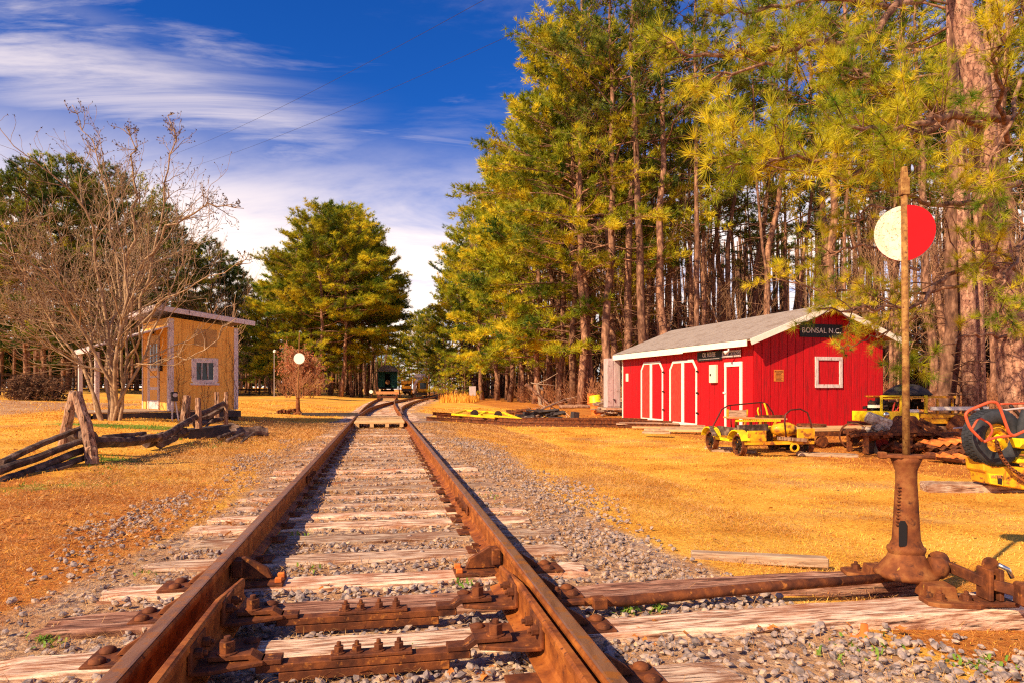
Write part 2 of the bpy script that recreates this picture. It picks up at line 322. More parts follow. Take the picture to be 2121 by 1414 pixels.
m_leaf = mat('dry_leaf', [(.3, (.38, .11, .025)), (.6, (.62, .24, .05)), (.8, (.72, .42, .10))], 6, rough=.8, trans=.2, bump=.004)
m_weed = mat('green_weed', [(.3, (.10, .22, .02)), (.7, (.26, .40, .05))], 12, rough=.7, trans=.3)
m_stone = mat('ballast_stone', [(.26, (.07, .055, .055)), (.40, (.19, .15, .145)), (.52, (.36, .28, .25)), (.64, (.50, .35, .23)), (.76, (.64, .46, .28))], 19, rough=.9, bump=.002, bscale=80, detail=2)
m_straw = mat('dry_grass_blades', [(.32, (.44, .15, .02)), (.45, (.74, .33, .035)), (.56, (.90, .50, .07)), (.7, (.94, .64, .19))], .9, rough=.85, trans=.2, detail=8, spot=((.46, .18, .035), 7, .60, (1, 1, 1), .06))
m_pinestraw = mat('fallen_pine_straw', [(.3, (.38, .11, .02)), (.5, (.60, .21, .035)), (.7, (.70, .34, .08))], 3, rough=.85, trans=.15, detail=5)
m_brownstraw = mat('brown_straw', [(.3, (.30, .12, .035)), (.5, (.56, .28, .09)), (.7, (.74, .46, .18))], 6, rough=.9, trans=.1, detail=5)
mg = bpy.data.materials.new('window_glass'); mg.use_nodes = True; b = mg.node_tree.nodes['Principled BSDF']
b.inputs['Base Color'].default_value = (.02, .03, .04, 1); b.inputs['Roughness'].default_value = .08; m_glass = mg

ORD = 'first second third fourth fifth sixth seventh eighth ninth tenth eleventh twelfth thirteenth fourteenth fifteenth sixteenth seventeenth eighteenth nineteenth twentieth'.split()
def ordn(i): 
    if i < 20: return ORD[i]
    t = ['twenty', 'thirty', 'forty', 'fifty', 'sixty'][(i + 1) // 10 - 2]
    return t[:-1] + 'ieth' if (i + 1) % 10 == 0 else t + '-' + ORD[(i + 1) % 10 - 1]
def each(parent, name, mt, boxes, **k):
    for a in boxes: MB().box(*a).build(name, mt, parent, **k)
# ================================================================ ground
def arc(a, b, n): return list(np.linspace(a, b, n))
# tracks: the main line bends a little right far off; the siding leaves it to the right
def main_path(t, s0=-1.2, s1=118):
    P = []
    for s in list(np.arange(s0, 30, 2.0)) + list(np.arange(30, s1, 3.0)):
        x, y = TL(s, t); k = max(0, s - 30); P.append((x + min(k * k * .00055, .7), y))
    return P
sid = [(-4.80, 25.2), (-5.9, 32), (-6.85, 40), (-7.75, 50), (-8.6, 62), (-9.5, 78), (-10.3, 95), (-11.0, 113), (-10.5, 132), (-7, 150)]
def siding_path(off):
    P = np.array([TL(18, 0), TL(21.5, 0)] + sid, float)
    k = np.linspace(0, len(P) - 1, 70); i = np.minimum(k.astype(int), len(P) - 2); f = (k - i)[:, None]
    P0_ = P[np.maximum(i - 1, 0)]; P1 = P[i]; P2 = P[i + 1]; P3 = P[np.minimum(i + 2, len(P) - 1)]
    Q = .5 * (2 * P1 + (P2 - P0_) * f + (2 * P0_ - 5 * P1 + 4 * P2 - P3) * f ** 2 + (-P0_ + 3 * P1 - 3 * P2 + P3) * f ** 3)
    T = np.gradient(Q, axis=0); T /= np.linalg.norm(T, axis=1)[:, None]
    return Q + np.c_[T[:, 1], -T[:, 0]] * off
ML = np.array(main_path(0)); SL = siding_path(0)
def track_dist(x, y):
    x = np.asarray(x, float); y = np.asarray(y, float); s, t = ST(x, y)
    c = np.interp(y, ML[:, 1], ML[:, 0]); c2 = np.interp(y, SL[:, 1], SL[:, 0])
    far = np.minimum(abs(x - c), np.where(y > 24, abs(x - c2), 99))
    return np.where(y < 28, abs(t), far)
ys = np.concatenate([np.linspace(-4, 16, 150), np.geomspace(16.15, 900, 130)])
xr = np.concatenate([np.linspace(0, 10, 70), np.geomspace(10.2, 900, 80)]); xs = np.concatenate([-xr[:0:-1], xr])
XX, YY = np.meshgrid(xs, ys); ZZ = gz(XX, YY); nx, ny = len(xs), len(ys)
i = (np.arange(ny - 1)[:, None] * nx + np.arange(nx - 1)[None]).ravel()
gme = raw_mesh('ground', np.c_[XX.ravel(), YY.ravel(), ZZ.ravel()], [np.stack([i, i + 1, i + nx + 1, i + nx], 1)])
gme.polygons.foreach_set('use_smooth', np.ones(len(gme.polygons), bool))
def blob(x, y, cx, cy, rx, ry, a=0):
    dx, dy = x - cx, y - cy; c, s_ = cos(a), sin(a); return np.clip(1.35 - np.sqrt(((dx * c + dy * s_) / rx) ** 2 + ((-dx * s_ + dy * c) / ry) ** 2), 0, 1)
def masks(x, y):
    td = track_dist(x, y); s, t = ST(x, y)
    bal = 1 - sm((td - (np.where(t < 0, 1.12, 1.45) + .2 * np.sin(y * .7))) / np.where(t < 0, .8, 1.05)); bal = np.where(y > 30, bal * .55, bal)
    g1 = GP(230, 880); g2 = GP(60, 1010); g3 = GP(215, 950); g4 = GP(440, 925)
    grn = blob(x, y, g1[0] + .6, g1[1], 1.9, .7, .3) + .5 * blob(x, y, g2[0], g2[1], 1.3, .35, .8) + .8 * blob(x, y, g3[0], g3[1], .7, .35, .5) + .5 * blob(x, y, g4[0], g4[1], .8, .3, .5) + .5 * blob(x, y, -5.2, 4.6, .8, .3)
    stw = sm((t - 6.0) / 3) * sm((y - 6) / 4) + sm((-t - 1.2) / .5) * (1 - sm((y - 5) / 6)) * .85
    stw = stw + sm((t - 2.0) / .6) * (1 - sm((y - 3.2) / 1.0)) * .9 + sm((y - 42) / 15) * sm((x + 3) / 6)
    dirt = sm((-t - 9) / 4) * (1 - sm((-t - 24) / 6)) * sm((y - 14) / 5) * (1 - sm((y - 34) / 5))
    return bal, np.clip(grn, 0, 1), np.clip(stw, 0, 1), np.clip(dirt, 0, 1)
bal, grn, stw, dirt = masks(XX.ravel(), YY.ravel())
ca = gme.attributes.new('zone', 'FLOAT_COLOR', 'POINT'); ca.data.foreach_set('color', np.stack([bal, grn, stw, dirt], 1).astype(np.float32).ravel())
gm = bpy.data.materials.new('ground_cover'); gm.use_nodes = True; nt = gm.node_tree; N = nt.nodes.new; L = nt.links.new; b = nt.nodes['Principled BSDF']
b.inputs['Roughness'].default_value = .95; b.inputs['Specular IOR Level'].default_value = .1
geo = N('ShaderNodeNewGeometry'); at = N('ShaderNodeAttribute'); at.attribute_name = 'zone'; sp = N('ShaderNodeSeparateColor'); L(at.outputs['Color'], sp.inputs[0])
def nz(sc, det=6, ro=.6, st=(1, 1, 1)):
    mp = N('ShaderNodeMapping'); mp.inputs['Scale'].default_value = st; L(geo.outputs['Position'], mp.inputs[0])
    n = N('ShaderNodeTexNoise'); n.inputs['Scale'].default_value = sc; n.inputs['Detail'].default_value = det; n.inputs['Roughness'].default_value = ro; L(mp.outputs[0], n.inputs[0]); return n.outputs[0]
def ramp(f, cs):
    r = N('ShaderNodeValToRGB'); L(f, r.inputs[0]); e = r.color_ramp.elements
    while len(e) < len(cs): e.new(.5)
    for i_, (p, c) in enumerate(cs): e[i_].position = p; e[i_].color = (*c, 1)
    return r.outputs[0]
def thr(mask, noise, amt=.9, soft=.12):
    a = N('ShaderNodeMath'); a.operation = 'MULTIPLY_ADD'; a.inputs[1].default_value = amt; L(noise, a.inputs[0]); L(mask, a.inputs[2])
    mr = N('ShaderNodeMapRange'); mr.interpolation_type = 'SMOOTHSTEP'; mr.inputs[1].default_value = .5 + amt / 2 - soft; mr.inputs[2].default_value = .5 + amt / 2 + soft; L(a.outputs[0], mr.inputs[0]); return mr.outputs[0]
def mix(f, a_, b_):
    x = N('ShaderNodeMix'); x.data_type = 'RGBA'; L(f, x.inputs[0]); L(a_, x.inputs[6]); L(b_, x.inputs[7]); return x.outputs[2]
nA = nz(.9, 8, .7); nB = nz(28, 5, .7); nC = nz(3.2, 8, .7)
half = N('ShaderNodeMath'); half.operation = 'MULTIPLY_ADD'; half.inputs[1].default_value = .5; L(nB, half.inputs[0])
hh = N('ShaderNodeMath'); hh.operation = 'MULTIPLY'; hh.inputs[1].default_value = .5; L(nA, hh.inputs[0]); L(hh.outputs[0], half.inputs[2])
nE = nz(.35, 8, .72); grass = ramp(half.outputs[0], [(.34, (.36, .12, .02)), (.44, (.66, .29, .035)), (.54, (.86, .46, .065)), (.68, (.92, .60, .15))])
straw = ramp(half.outputs[0], [(.34, (.20, .06, .02)), (.47, (.46, .15, .03)), (.60, (.68, .30, .055))])
green = ramp(half.outputs[0], [(.38, (.10, .12, .02)), (.5, (.20, .26, .03)), (.62, (.42, .40, .05))])
brown = ramp(half.outputs[0], [(.36, (.26, .11, .05)), (.5, (.48, .26, .13)), (.62, (.62, .38, .19))])
vo = N('ShaderNodeTexVoronoi'); vo.inputs['Scale'].default_value = 30; L(geo.outputs['Position'], vo.inputs[0])
svc = N('ShaderNodeSeparateColor'); L(vo.outputs['Color'], svc.inputs[0])
stone = ramp(svc.outputs[0], [(.0, (.16, .11, .10)), (.4, (.38, .27, .22)), (.7, (.56, .38, .24)), (1, (.70, .50, .31))])
nD = nz(1.6, 8, .75); stone = mix(ramp(nD, [(.42, (0, 0, 0)), (.56, (.9, .9, .9))]), stone, brown)
grass = mix(ramp(nE, [(.50, (0, 0, 0)), (.62, (.55, .55, .55))]), grass, brown); c = mix(thr(sp.outputs[2], nC), grass, straw); c = mix(thr(at.outputs['Alpha'], nC, .6, .2), c, brown); c = mix(thr(sp.outputs[1], nC), c, green); c = mix(thr(sp.outputs[0], nC, .9, .15), c, stone)
L(c, b.inputs['Base Color'])
bp = N('ShaderNodeBump'); bp.inputs['Distance'].default_value = .03; L(nB, bp.inputs['Height']); L(bp.outputs[0], b.inputs['Normal'])
gme.materials.append(gm); tag(obj('ground', gme), None, None, kind='structure')

# ================================================================ ties
TIES = []; S0 = 2.33; s = S0 - .5; k = 0
while s < 26: TIES.append(s + (0 if abs(s - 3.1) < 1 else RS.uniform(-.04, .04))); s += .51 + (0 if k < 4 else RS.uniform(-.03, .03)); k += 1
TIES[1:5] = [2.33, 2.87, 3.36, 3.86]
def tie_mesh(L_, w, h, seed, n=26):
    """a hewn timber with worn, splintered top edges and ends"""
    r = np.random.RandomState(seed); xs_ = np.linspace(-L_ / 2, L_ / 2, n)
    prof = np.array([(-w / 2, -h), (-w / 2, -.012), (-w / 2 + .014, 0), (-w / 4, .001), (0, 0), (w / 4, .001), (w / 2 - .014, 0), (w / 2, -.012), (w / 2, -h)])
    V = []
    e1 = np.cumsum(r.randn(n)) * .0035; e2 = np.cumsum(r.randn(n)) * .0035; e1 -= e1.mean(); e2 -= e2.mean()
    dz = r.randn(9)[None] * .003 + r.randn(n, 9) * .0022
    for a_, x in enumerate(xs_):
        p = prof.copy(); p[:4, 0] += np.clip(e1[a_], -.014, .014); p[5:, 0] += np.clip(e2[a_], -.014, .014); p[1:8, 1] += dz[a_, 1:8]
        if a_ in (0, n - 1): p[1:8, 1] -= abs(r.randn(7)) * .012
        xx = x + (r.randn(9) * .018 if a_ in (0, n - 1) else 0)
        V.append(np.c_[np.full(9, x) + (xx - x), p])
    V = np.concatenate(V); m_ = MB(); kk = 9
    i_ = np.arange(n - 1)[:, None] * kk; j = np.arange(kk - 1)[None]
    m_.add(V, np.stack([i_ + j, i_ + kk + j, i_ + kk + j + 1, i_ + j + 1], -1).reshape(-1, 4)); m_.F.append(np.array([list(range(kk))])); m_.F.append(np.array([[(n - 1) * kk + q for q in range(kk)][::-1]]))
    return m_.mesh('crosstie', m_tie)
TM = [tie_mesh(2.6, .22, .17, 40 + q) for q in range(7)]
def add_tie(x, y, rz, me, label, grp='wooden crossties under the main track', z=0.0):
    o = obj('crosstie', me, loc=(x, y, z), rz=rz); tag(o, label, 'railway tie', grp); return o
for q, s in enumerate(TIES):
    if abs(s - 2.87) < .01 or abs(s - 3.36) < .01: continue
    x, y = TL(s, RS.uniform(-.07, .07)); lab = 'weathered wooden crosstie half sunk in gravel, %s beyond the switch rods' % ordn(q - 4)
    if q < 2: lab = ['buried crosstie below the bottom edge of the view', 'splintered brown crosstie cut by the bottom edge of the view'][q]
    elif abs(s - 3.86) < .01: lab = 'split crosstie carrying the inner rail braces, just beyond the two switch rods'
    add_tie(x, y, TANG + RS.uniform(-.025, .025), TM[q % 7], lab, None if 'brace' in lab else (None if q < 2 else 'wooden crossties under the main track'), z=RS.uniform(-.024, .002) if q > 4 else 0)
hb = [(2.87, .245, 'long pale head timber nearest the camera, carrying the switch stand base'), (3.36, .235, 'long brown head timber behind the switch rod pipe, under the stand rear foot')]
for j, (s, wd, lab) in enumerate(hb):
    Lh = 4.75 if j == 0 else 4.45; x, y = TL(s, -1.42 + Lh / 2)
    o = obj('head_timber', tie_mesh(Lh, wd, .24, 77 + j, 40), loc=(x, y, .004), rz=TANG); tag(o, lab, 'timber')
    if j: o.data.materials[0] = m_tiedark
for a_ in np.arange(28, 60, .62):   # far ties of the straight line
    x, y = TL(a_, 0); kx = max(0, a_ - 30); add_tie(x + min(kx * kx * .00055, .7), y, TANG, TM[int(a_) % 7], 'far sunlit crosstie of the straight line, %s beyond the plank crossings' % ordn(int(round((a_ - 28) / .62))), 'crossties of the straight line beyond the switch', z=-.015)
for a_ in np.arange(6, 40, 1.1):
    k_ = int(a_); f_ = a_ - k_; P = siding_path(0)
    if k_ + 1 < len(P):
        p = P[k_] * (1 - f_) + P[k_ + 1] * f_; T_ = P[k_ + 1] - P[k_]
        add_tie(p[0], p[1], atan2(T_[1], T_[0]) - pi / 2, TM[k_ % 7], 'crosstie sunk in the grass under the curved branch track, %s along it' % ordn(int(round((a_ - 6) / 1.1))), 'crossties of the curved branch track', z=-.02)

# ================================================================ rails
RP = np.array([(-.07, 0), (.07, 0), (.07, .010), (.02, .026), (.009, .045), (.009, .118), (.034, .134), (.036, .158), (.030, .168), (.018, .1715), (-.018, .1715), (-.030, .168), (-.036, .158), (-.034, .134), (-.009, .118), (-.009, .045), (-.02, .026), (-.07, .010)])
def rail(path, label, z=0.002, p=RP):
    root = thing('rail', label, 'rail', (path[0][0], path[0][1], z))
    P = np.array(path) - np.array(path[0])
    MB().sweep(p, P).build('rail_body', m_rail, root)
    MB().sweep(np.array([(-.028, .1718), (.028, .1718), (.020, .1738), (-.020, .1738)]), P).build('running_surface', m_railtop, root)
    return root
rl = rail(main_path(-.75), 'rusty left rail of the main track running straight into the distance')
rr = rail(main_path(.75, -1.2, 27.0), 'rusty right rail of the main track, bright orange along its inner side')
rail(siding_path(-.72)[8:], 'far side curved rail of the branch track, passing before the orange push car')
rail(siding_path(.72)[2:], 'near side curved rail of the branch track, sweeping right past the yellow frame')
rail([p for p in main_path(.75, 27.4)], 'short straight rail between frog and push car')
# joint bars with bolts
def jointbar(s, side, inner):
    x, y = TL(s, side * .75); g = thing('joint_bar', ('bolted joint bar on the inner face of the right rail' if side > 0 else 'bolted joint bar on the inner face of the left rail') + (', nearer one' if s < 6.5 else ', farther one'), 'joint bar', (x, y, 0), TANG)
    MB().box((-side * .021, 0, .082), (.02, .62, .085)).build('bar', m_rust, g, bevel=.006)
    for q in (-.24, -.08, .08, .24):
        MB().cyl((-side * .03, q, .085), (-side * .062, q, .085), .019, n=6).build('bolt', m_rust, g)
jointbar(5.7, 1, 1); jointbar(7.9, -1, 1)
# spike heads on ties
for q, s in enumerate(TIES[5:26]):
    for sd_ in (-1, 1):
        x, y = TL(s, sd_ * .75)
        if q == 0:
            g0 = None
        g = thing('tie_plate', 'spiked tie plate half buried under the %s rail' % ('left' if sd_ < 0 else 'right'), 'tie plate', (x, y, .001), TANG, 'spiked tie plates under the %s rail' % ('left' if sd_ < 0 else 'right'))
        if q == 0 and sd_ < 0:
            plate_me = MB().box((0, 0, .004), (.30, .17, .012)).mesh('plate', m_rust)
            spk = MB().box((0, 0, .02), (.035, .03, .022)).box((-.012, 0, .028), (.03, .034, .012)).mesh('spike', m_rust)
        obj('plate', plate_me, g)
        for a_, b_ in ((-.085, .05), (.085, -.05)): obj('spike', spk, g, loc=(a_, b_, 0))

# point rails (switch blades)
def blade(side, t0, label):
    S_ = np.array([-1.2, 0, 1, 2, 2.6, 3.0, 3.25, 3.42, 3.5]); P = [TL(s_, t0 + (.005 if side > 0 else -.0) * 0) for s_ in S_]
    fr = np.interp(S_, [1.5, 3.5], [1, 0]); pr = []
    for f_, s_ in zip(fr, S_):
        top = .166 - np.interp(s_, [3.0, 3.5], [0, .05]); hw = .008 + .024 * f_; bt = -side
        # foot only on the inner side
        a_ = [(-.006, 0), (.062, 0), (.062, .010), (.02, .024), (.010, .04), (.010, top - .05), (.010 + hw * .6, top - .034), (.010 + hw * .6, top - .008), (.006 + hw * .3, top), (-hw * .5, top), (-hw * .6 - .004, top - .01), (-.006, top - .05)]
        pr.append([(x_ * bt, z_) for x_, z_ in (a_ if bt > 0 else a_[::-1])])
    root = thing('point_rail', label, 'switch rail', (P[0][0], P[0][1], .012)); MB().sweep(np.array(pr), np.array(P) - np.array(P[0])).build('blade', m_rail, root, bevel=.0015)
    return root
blade(-1, -.612, 'left switch point rail standing open beside the left rail')
blade(1, .672, 'right switch point rail pressed against the right rail')
def hexb(g, x, y, z, r=.022, h=.028, name='bolt', dirx=None):
    m_ = MB()
    if dirx is None: m_.cyl((x, y, z), (x, y, z + h), r, n=6); m_.cyl((x, y, z + h), (x, y, z + h + .016), r * .5, r * .45, n=8); m_.cyl((x, y, z - .002), (x, y, z + .005), r * 1.35, n=14)
    else: m_.cyl((x, y, z), (x + dirx * h, y, z), r, n=6); m_.cyl((x + dirx * h, y, z), (x + dirx * (h + .014), y, z), r * .5, n=8)
    return m_.build(name, m_rust, g, bevel=.0015)
# slide plates and braces outside the rails
for j, s in enumerate([2.33, 2.87, 3.36, 3.86]):
    for sd_ in (-1, 1):
        x, y = TL(s, sd_ * .75); where = ['nearest the camera', 'on the pale head timber', 'on the brown head timber', 'on the split tie beyond the blades'][j]
        g = thing('slide_plate', 'rusty slide plate with braces under the %s rail %s' % ('left' if sd_ < 0 else 'right', where), 'rail plate', (x, y, .004), TANG)
        MB().box((sd_ * .05 - sd_ * .03, 0, .004), (.56 if j < 3 else .62, .185, .016)).build('plate', m_rust, g, bevel=.003)
        # outside brace: curved cheek hugging the rail and an outward foot
        n_ = 9; arcp = [(.5 * .34 * cos(pi * q / (n_ - 1)), .022 + .115 * sin(pi * q / (n_ - 1)) ** .8) for q in range(n_)]
        R_ = np.array([[0, 0, 1.], [1, 0, 0], [0, 1, 0]])
        MB().prism(arcp, sd_ * .047, sd_ * .066, R_, (0, -.13, 0)).build('brace', m_rust, g, bevel=.002)
        gp = [(.05, .018), (.05, .115), (.09, .10), (.17, .05), (.20, .018)]
        R2 = np.array([[sd_ * 1., 0, 0], [0, 0, 1.], [0, 1, 0]])
        MB().prism(gp, -.012, .012, R2).build('gusset', m_rust, g, bevel=.002)
        for q in (-.055, .055):
            m_ = MB(); m_.lathe([(0, .034), (.016, .032), (.030, .024), (.032, .014)], 12, o=(sd_ * (.25 + .02 * q), q, 0)); m_.build('spike', m_rust, g, smooth=True)
        if j == 3:
            gi = [(.045, .018), (.045, .135), (.085, .14), (.20, .075), (.225, .018)]
            R3 = np.array([[-sd_ * 1., 0, 0], [0, 0, 1.], [0, 1, 0]])
            MB().prism(gi, -.015, .015, R3, (0, .02, 0)).box((-sd_ * .05, .02, .085), (.05, .10, .09)).build('inner_brace', m_rust, g, bevel=.004)
            for q in (-.05, .05): MB().box((-sd_ * .265, q, .024), (.036, .034, .026)).build('spike', m_ora, g, bevel=.003)
        elif j > 0:
            MB().box((-sd_ * .27, .0, .018), (.10, .15, .012)).build('pad', m_rust, g, bevel=.003)
            m_ = MB(); m_.lathe([(0, .04), (.018, .037), (.03, .03), (.03, .024)], 12, o=(-sd_ * .29, .03, 0)); m_.build('spike', m_rust, g, smooth=True)
# switch rods
def rod(s, lab):
    x, y = TL(s, 0); g = thing('switch_rod', lab, 'switch rod', (x, y, .028), TANG)
    MB().box((0, 0, .012), (.78, .062, .030)).box((0, -.004, -.022), (.62, .05, .034)).build('bar', m_rust, g, bevel=.003)
    MB().box((.02, 0, .035), (.30, .066, .014)).build('splice_plate', m_rust, g, bevel=.003)
    for q in (-.10, -.035, .045, .12): hexb(g, q, 0, .042, .019, .026)
    for sd_ in (-1, 1):
        off = -.612 if sd_ < 0 else .672; e = abs(off) - .012
        m_ = MB(); poly = [(.30, .028), (.38, .028), (.415, .052), (.55, .052), (.55, .070), (.405, .070), (.37, .046), (.30, .046)]
        m_.prism(poly, -.035, .035, np.array([[sd_ * 1., 0, 0], [0, 0, 1.], [0, 1, 0]])); m_.build('offset_strap', m_rust, g, bevel=.002)
        MB().prism([(e, .105), (e - .008, -.10), (e - .07, -.10), (e - .24, -.045), (e - .24, .035), (e - .12, .075)], .030, .046, np.diag([sd_ * 1., 1, 1])).build('clip_plate', m_rust, g, bevel=.003)
        MB().box((sd_ * (e - .007), 0, .085), (.014, .20, .10)).build('clip_flange', m_rust, g, bevel=.003)
        for q in (-.055, .055): hexb(g, sd_ * (e - .014), q, .095, .02, .028, dirx=-sd_)
        hexb(g, sd_ * .49, 0, .070, .028, .045, 'pivot_bolt')
rod(3.10, 'bolted switch rod between the two head timbers, farther of the two rods')
rod(2.60, 'bolted switch rod at the bottom edge, nearer of the two rods')
# operating pipe to the stand
P = [TL(3.08, .86), TL(3.09, .98), TL(3.11, 1.2), TL(3.12, 2.0), TL(3.13, 2.62)]
g = thing('operating_rod', 'rusty pipe rod running between the head timbers to the switch stand', 'operating rod', (*P[0], 0))
PP = np.c_[np.array(P) - np.array(P[0]), [.045, .045, .03, .055, .06]]
MB().tube(PP, [.016, .018, .027, .027, .024], 12).build('pipe', m_rust, g, smooth=True)
MB().box((.05, .01, .05), (.16, .05, .022), rotz(TANG)).box((.20, .04, .04), (.07, .075, .05), rotz(TANG)).build('clevis', m_rust, g, bevel=.005); hexb(g, .0, 0, .06, .022, .05)

# ================================================================ foreground switch stand
bx_, by_ = TL(3.12, 2.76)
st = thing('switch_stand', 'tall rusty switch stand with round red and white target on the head timbers', 'switch stand', (bx_, by_, .0), TANG - .32)
m_ = MB(); m_.lathe([(.0, .035), (.10, .035), (.20, .045), (.215, .06), (.215, .075), (.20, .085), (.185, .09), (.168, .11), (.128, .145), (.105, .19), (.0, .195)], 28, sx=.73, sy=.70, o=(0, 0, .02))
m_.build('base_housing', m_stand, st, smooth=True, bevel=0)
MB().lathe([(0, 0), (.055, 0), (.057, .05), (.042, .075), (.0, .08)], 16, R=roty(pi / 2), o=(.09, -.06, .13)).build('bearing_hub', m_stand, st, smooth=True)
for nm_, yy, xx in (('foot', -.26, .10), ('foot', .25, -.10)):
    m_ = MB(); hp = [(-.13, -.055), (-.09, -.08), (.09, -.08), (.13, -.055), (.13, .055), (.09, .08), (-.09, .08), (-.13, .055)]
    m_.prism(hp, .006, .028, o=(xx, yy, 0)); m_.box((xx * .7, yy * .66, .045), (.15, .14, .07), taper=.85); m_.build(nm_, m_stand, st, bevel=.004)
for q in ((.04, -.27), (.16, -.27), (-.16, .26), (-.05, .26)): hexb(st, q[0], q[1], .028, .024, .03)
# column: tapered, with slot at the bottom and ears at the top
zs = np.array([.205, .23, .26, .34, .45, .56, .62, .665, .69]); hw = np.array([.084, .078, .066, .061, .056, .050, .050, .066, .075]); V = []
m_ = MB()
sec = [(1, .25), (.80, .62), (.30, .85), (-.30, .85), (-.80, .62), (-1, .25), (-1, -.25), (-.80, -.62), (-.30, -.85), (.30, -.85), (.80, -.62), (1, -.25)]
for z_, h_ in zip(zs, hw): V.append([(a_ * h_, b_ * h_, z_) for a_, b_ in sec])
V = np.array(V).reshape(-1, 3); kk = 12; i_ = np.arange(len(zs) - 1)[:, None] * kk; j_ = np.arange(kk)[None]
m_.add(V, np.stack([i_ + j_, i_ + (j_ + 1) % kk, i_ + kk + (j_ + 1) % kk, i_ + kk + j_], -1).reshape(-1, 4)); m_.F.append(np.array([[(len(zs) - 1) * kk + q for q in range(kk)]]))
m_.build('column', m_stand, st, smooth=True)
MB().prism([(-.115, -.02), (-.05, -.06), (.05, -.06), (.13, -.028), (.135, .028), (.05, .06), (-.05, .06), (-.115, .02)], .688, .704).build('table', m_stand, st, bevel=.003)
for sd_ in (-1, 1): MB().box((sd_ * .118, 0, .70), (.035, .05, .035)).build('stop_lug', m_stand, st, bevel=.005)
m_ = MB()
for q in range(12): m_.box((-.056 + .0008 * q, -.034, .34 + q * .018), (.014, .014, .005))
m_.build('ribbing', m_rust, st)
MB().prism([(-.018, .235), (.018, .235), (.018, .35), (.010, .366), (-.010, .366), (-.018, .35)], .0, .010, np.array([[1., 0, 0], [0, 0, -1.], [0, 1, 0]]), (-.040, -.052, 0)).build('slot_shade', m_dark, st)  # near-black plate on the column painting the shade inside the slot; nothing is cut
o_ = MB().lathe([(.092, .19), (.098, .205), (.098, .220), (.084, .230), (.07, .235)], 20, sx=.95, sy=.85).build('collar', m_stand, st, smooth=True)
MB().tube([(0, 0, .69), (-.003, 0, 1.2), (-.010, 0, 2.06)], [.0185, .0175, .0165], 14).build('mast', m_mast, st, smooth=True)
MB().box((-.010, 0, 2.105), (.044, .040, .09)).box((-.010, 0, 2.175), (.034, .032, .07), taper=.75).build('mast_cap', m_mast, st, bevel=.003)
def disc(r, th, n=48): return MB().lathe([(0, -th / 2), (r, -th / 2), (r, th / 2), (0, th / 2)], n, R=rotx(pi / 2))
toc = -(TANG - .32) ; zt = 1.862; yaw = atan2(-bx_, by_) * .0
ang = atan2(by_, bx_) - pi / 2  # direction square to the line of sight
disc(.145, .004).build('white_target', m_tw, st, loc=(-.008, 0, zt), rot=(0, 0, toc + ang + .24))
disc(.145, .004).build('red_target', m_tr, st, loc=(-.008, 0, zt), rot=(radians(2), 0, toc + ang - .30))
# throw lever, latch and weight
lv = thing('throw_lever', 'rusty throw lever with end weight lying right of the switch stand', 'lever', (bx_, by_, 0))
A = np.array((.17, .00, .14)); B = np.array(W(2040, 1200, 3.30)) - np.array((bx_, by_, 0)); Cc = np.array(W(2135, 1232, 3.15)) - np.array((bx_, by_, 0))
B[2] = .115; Cc[2] = .10
MB().beam(A, B, .028, .052).beam(B, Cc, .028, .052).build('bar', m_rust, lv, bevel=.004)
MB().lathe([(0, -.03), (.05, -.03), (.058, 0), (.05, .03), (0, .03)], 14, R=roty(pi / 2), o=A).build('pivot_boss', m_rust, lv, smooth=True)
MB().box(Cc + (0.02, 0, 0), (.15, .085, .10), rotz(-.2)).build('end_weight', m_rust, lv, bevel=.008)
MB().box(B + (0, 0, -.005), (.022, .10, .15)).box(B + (.05, 0, -.005), (.022, .10, .15)).box(B + (.02, 0, -.092), (.20, .14, .02)).build('latch_bracket', m_rust, lv, bevel=.004)
MB().lathe([(0, -.012), (.035, -.012), (.035, .012), (0, .012)], 14, R=rotx(pi / 2), o=B + (.025, 0, .085)).build('latch_ear', m_rust, lv, smooth=False)
MB().tube([B + (.05, -.02, .09), B + (.09, -.03, .07), B + (.11, -.03, .03)], .011, 8).build('padlock', m_chr, lv, smooth=True)
# ================================================================ red shed
SC = (6.74, 19.07); SA = radians(15.25); sx_, sy_ = cos(SA), sin(SA)
def shl(px): r = (px - CX) / F; return (SC[0] - SC[1] * r) / (sy_ + sx_ * r)      # distance along the long wall
def shd(l): return SC[1] + sx_ * l
def shw(px): r = (px - CX) / F; return (SC[1] * r - SC[0]) / (sx_ - sy_ * r)      # distance along the gable
def zat(py, d): return CAMZ + (HY - py) * d / F
sh = thing('shed', 'long red board shed with white trimmed doors and grey shingle roof', 'shed', (SC[0], SC[1], 0), SA)
LL, WW, GZ = 8.63, 4.40, -.22; EL, RG, ER, RX = 2.40, 3.44, 2.52, 2.35
def rz_(x): return np.interp(x, [-.3, RX, WW + .3], [EL, RG, ER])
m_ = MB(); n = 31; bw = LL / n
for q in range(n):
    j = RS.uniform(-.003, .003); m_.box((-.0 + j, (q + .5) * bw, (GZ + 2.40) / 2), (.03, bw - .016, 2.40 - GZ))
m_.build('side_wall', m_red, sh, bevel=.002)
m_ = MB()
for q in range(n): m_.box((WW, (q + .5) * bw, (GZ + 2.5) / 2), (.03, bw - .008, 2.5 - GZ))
m_.build('side_wall', m_red, sh)
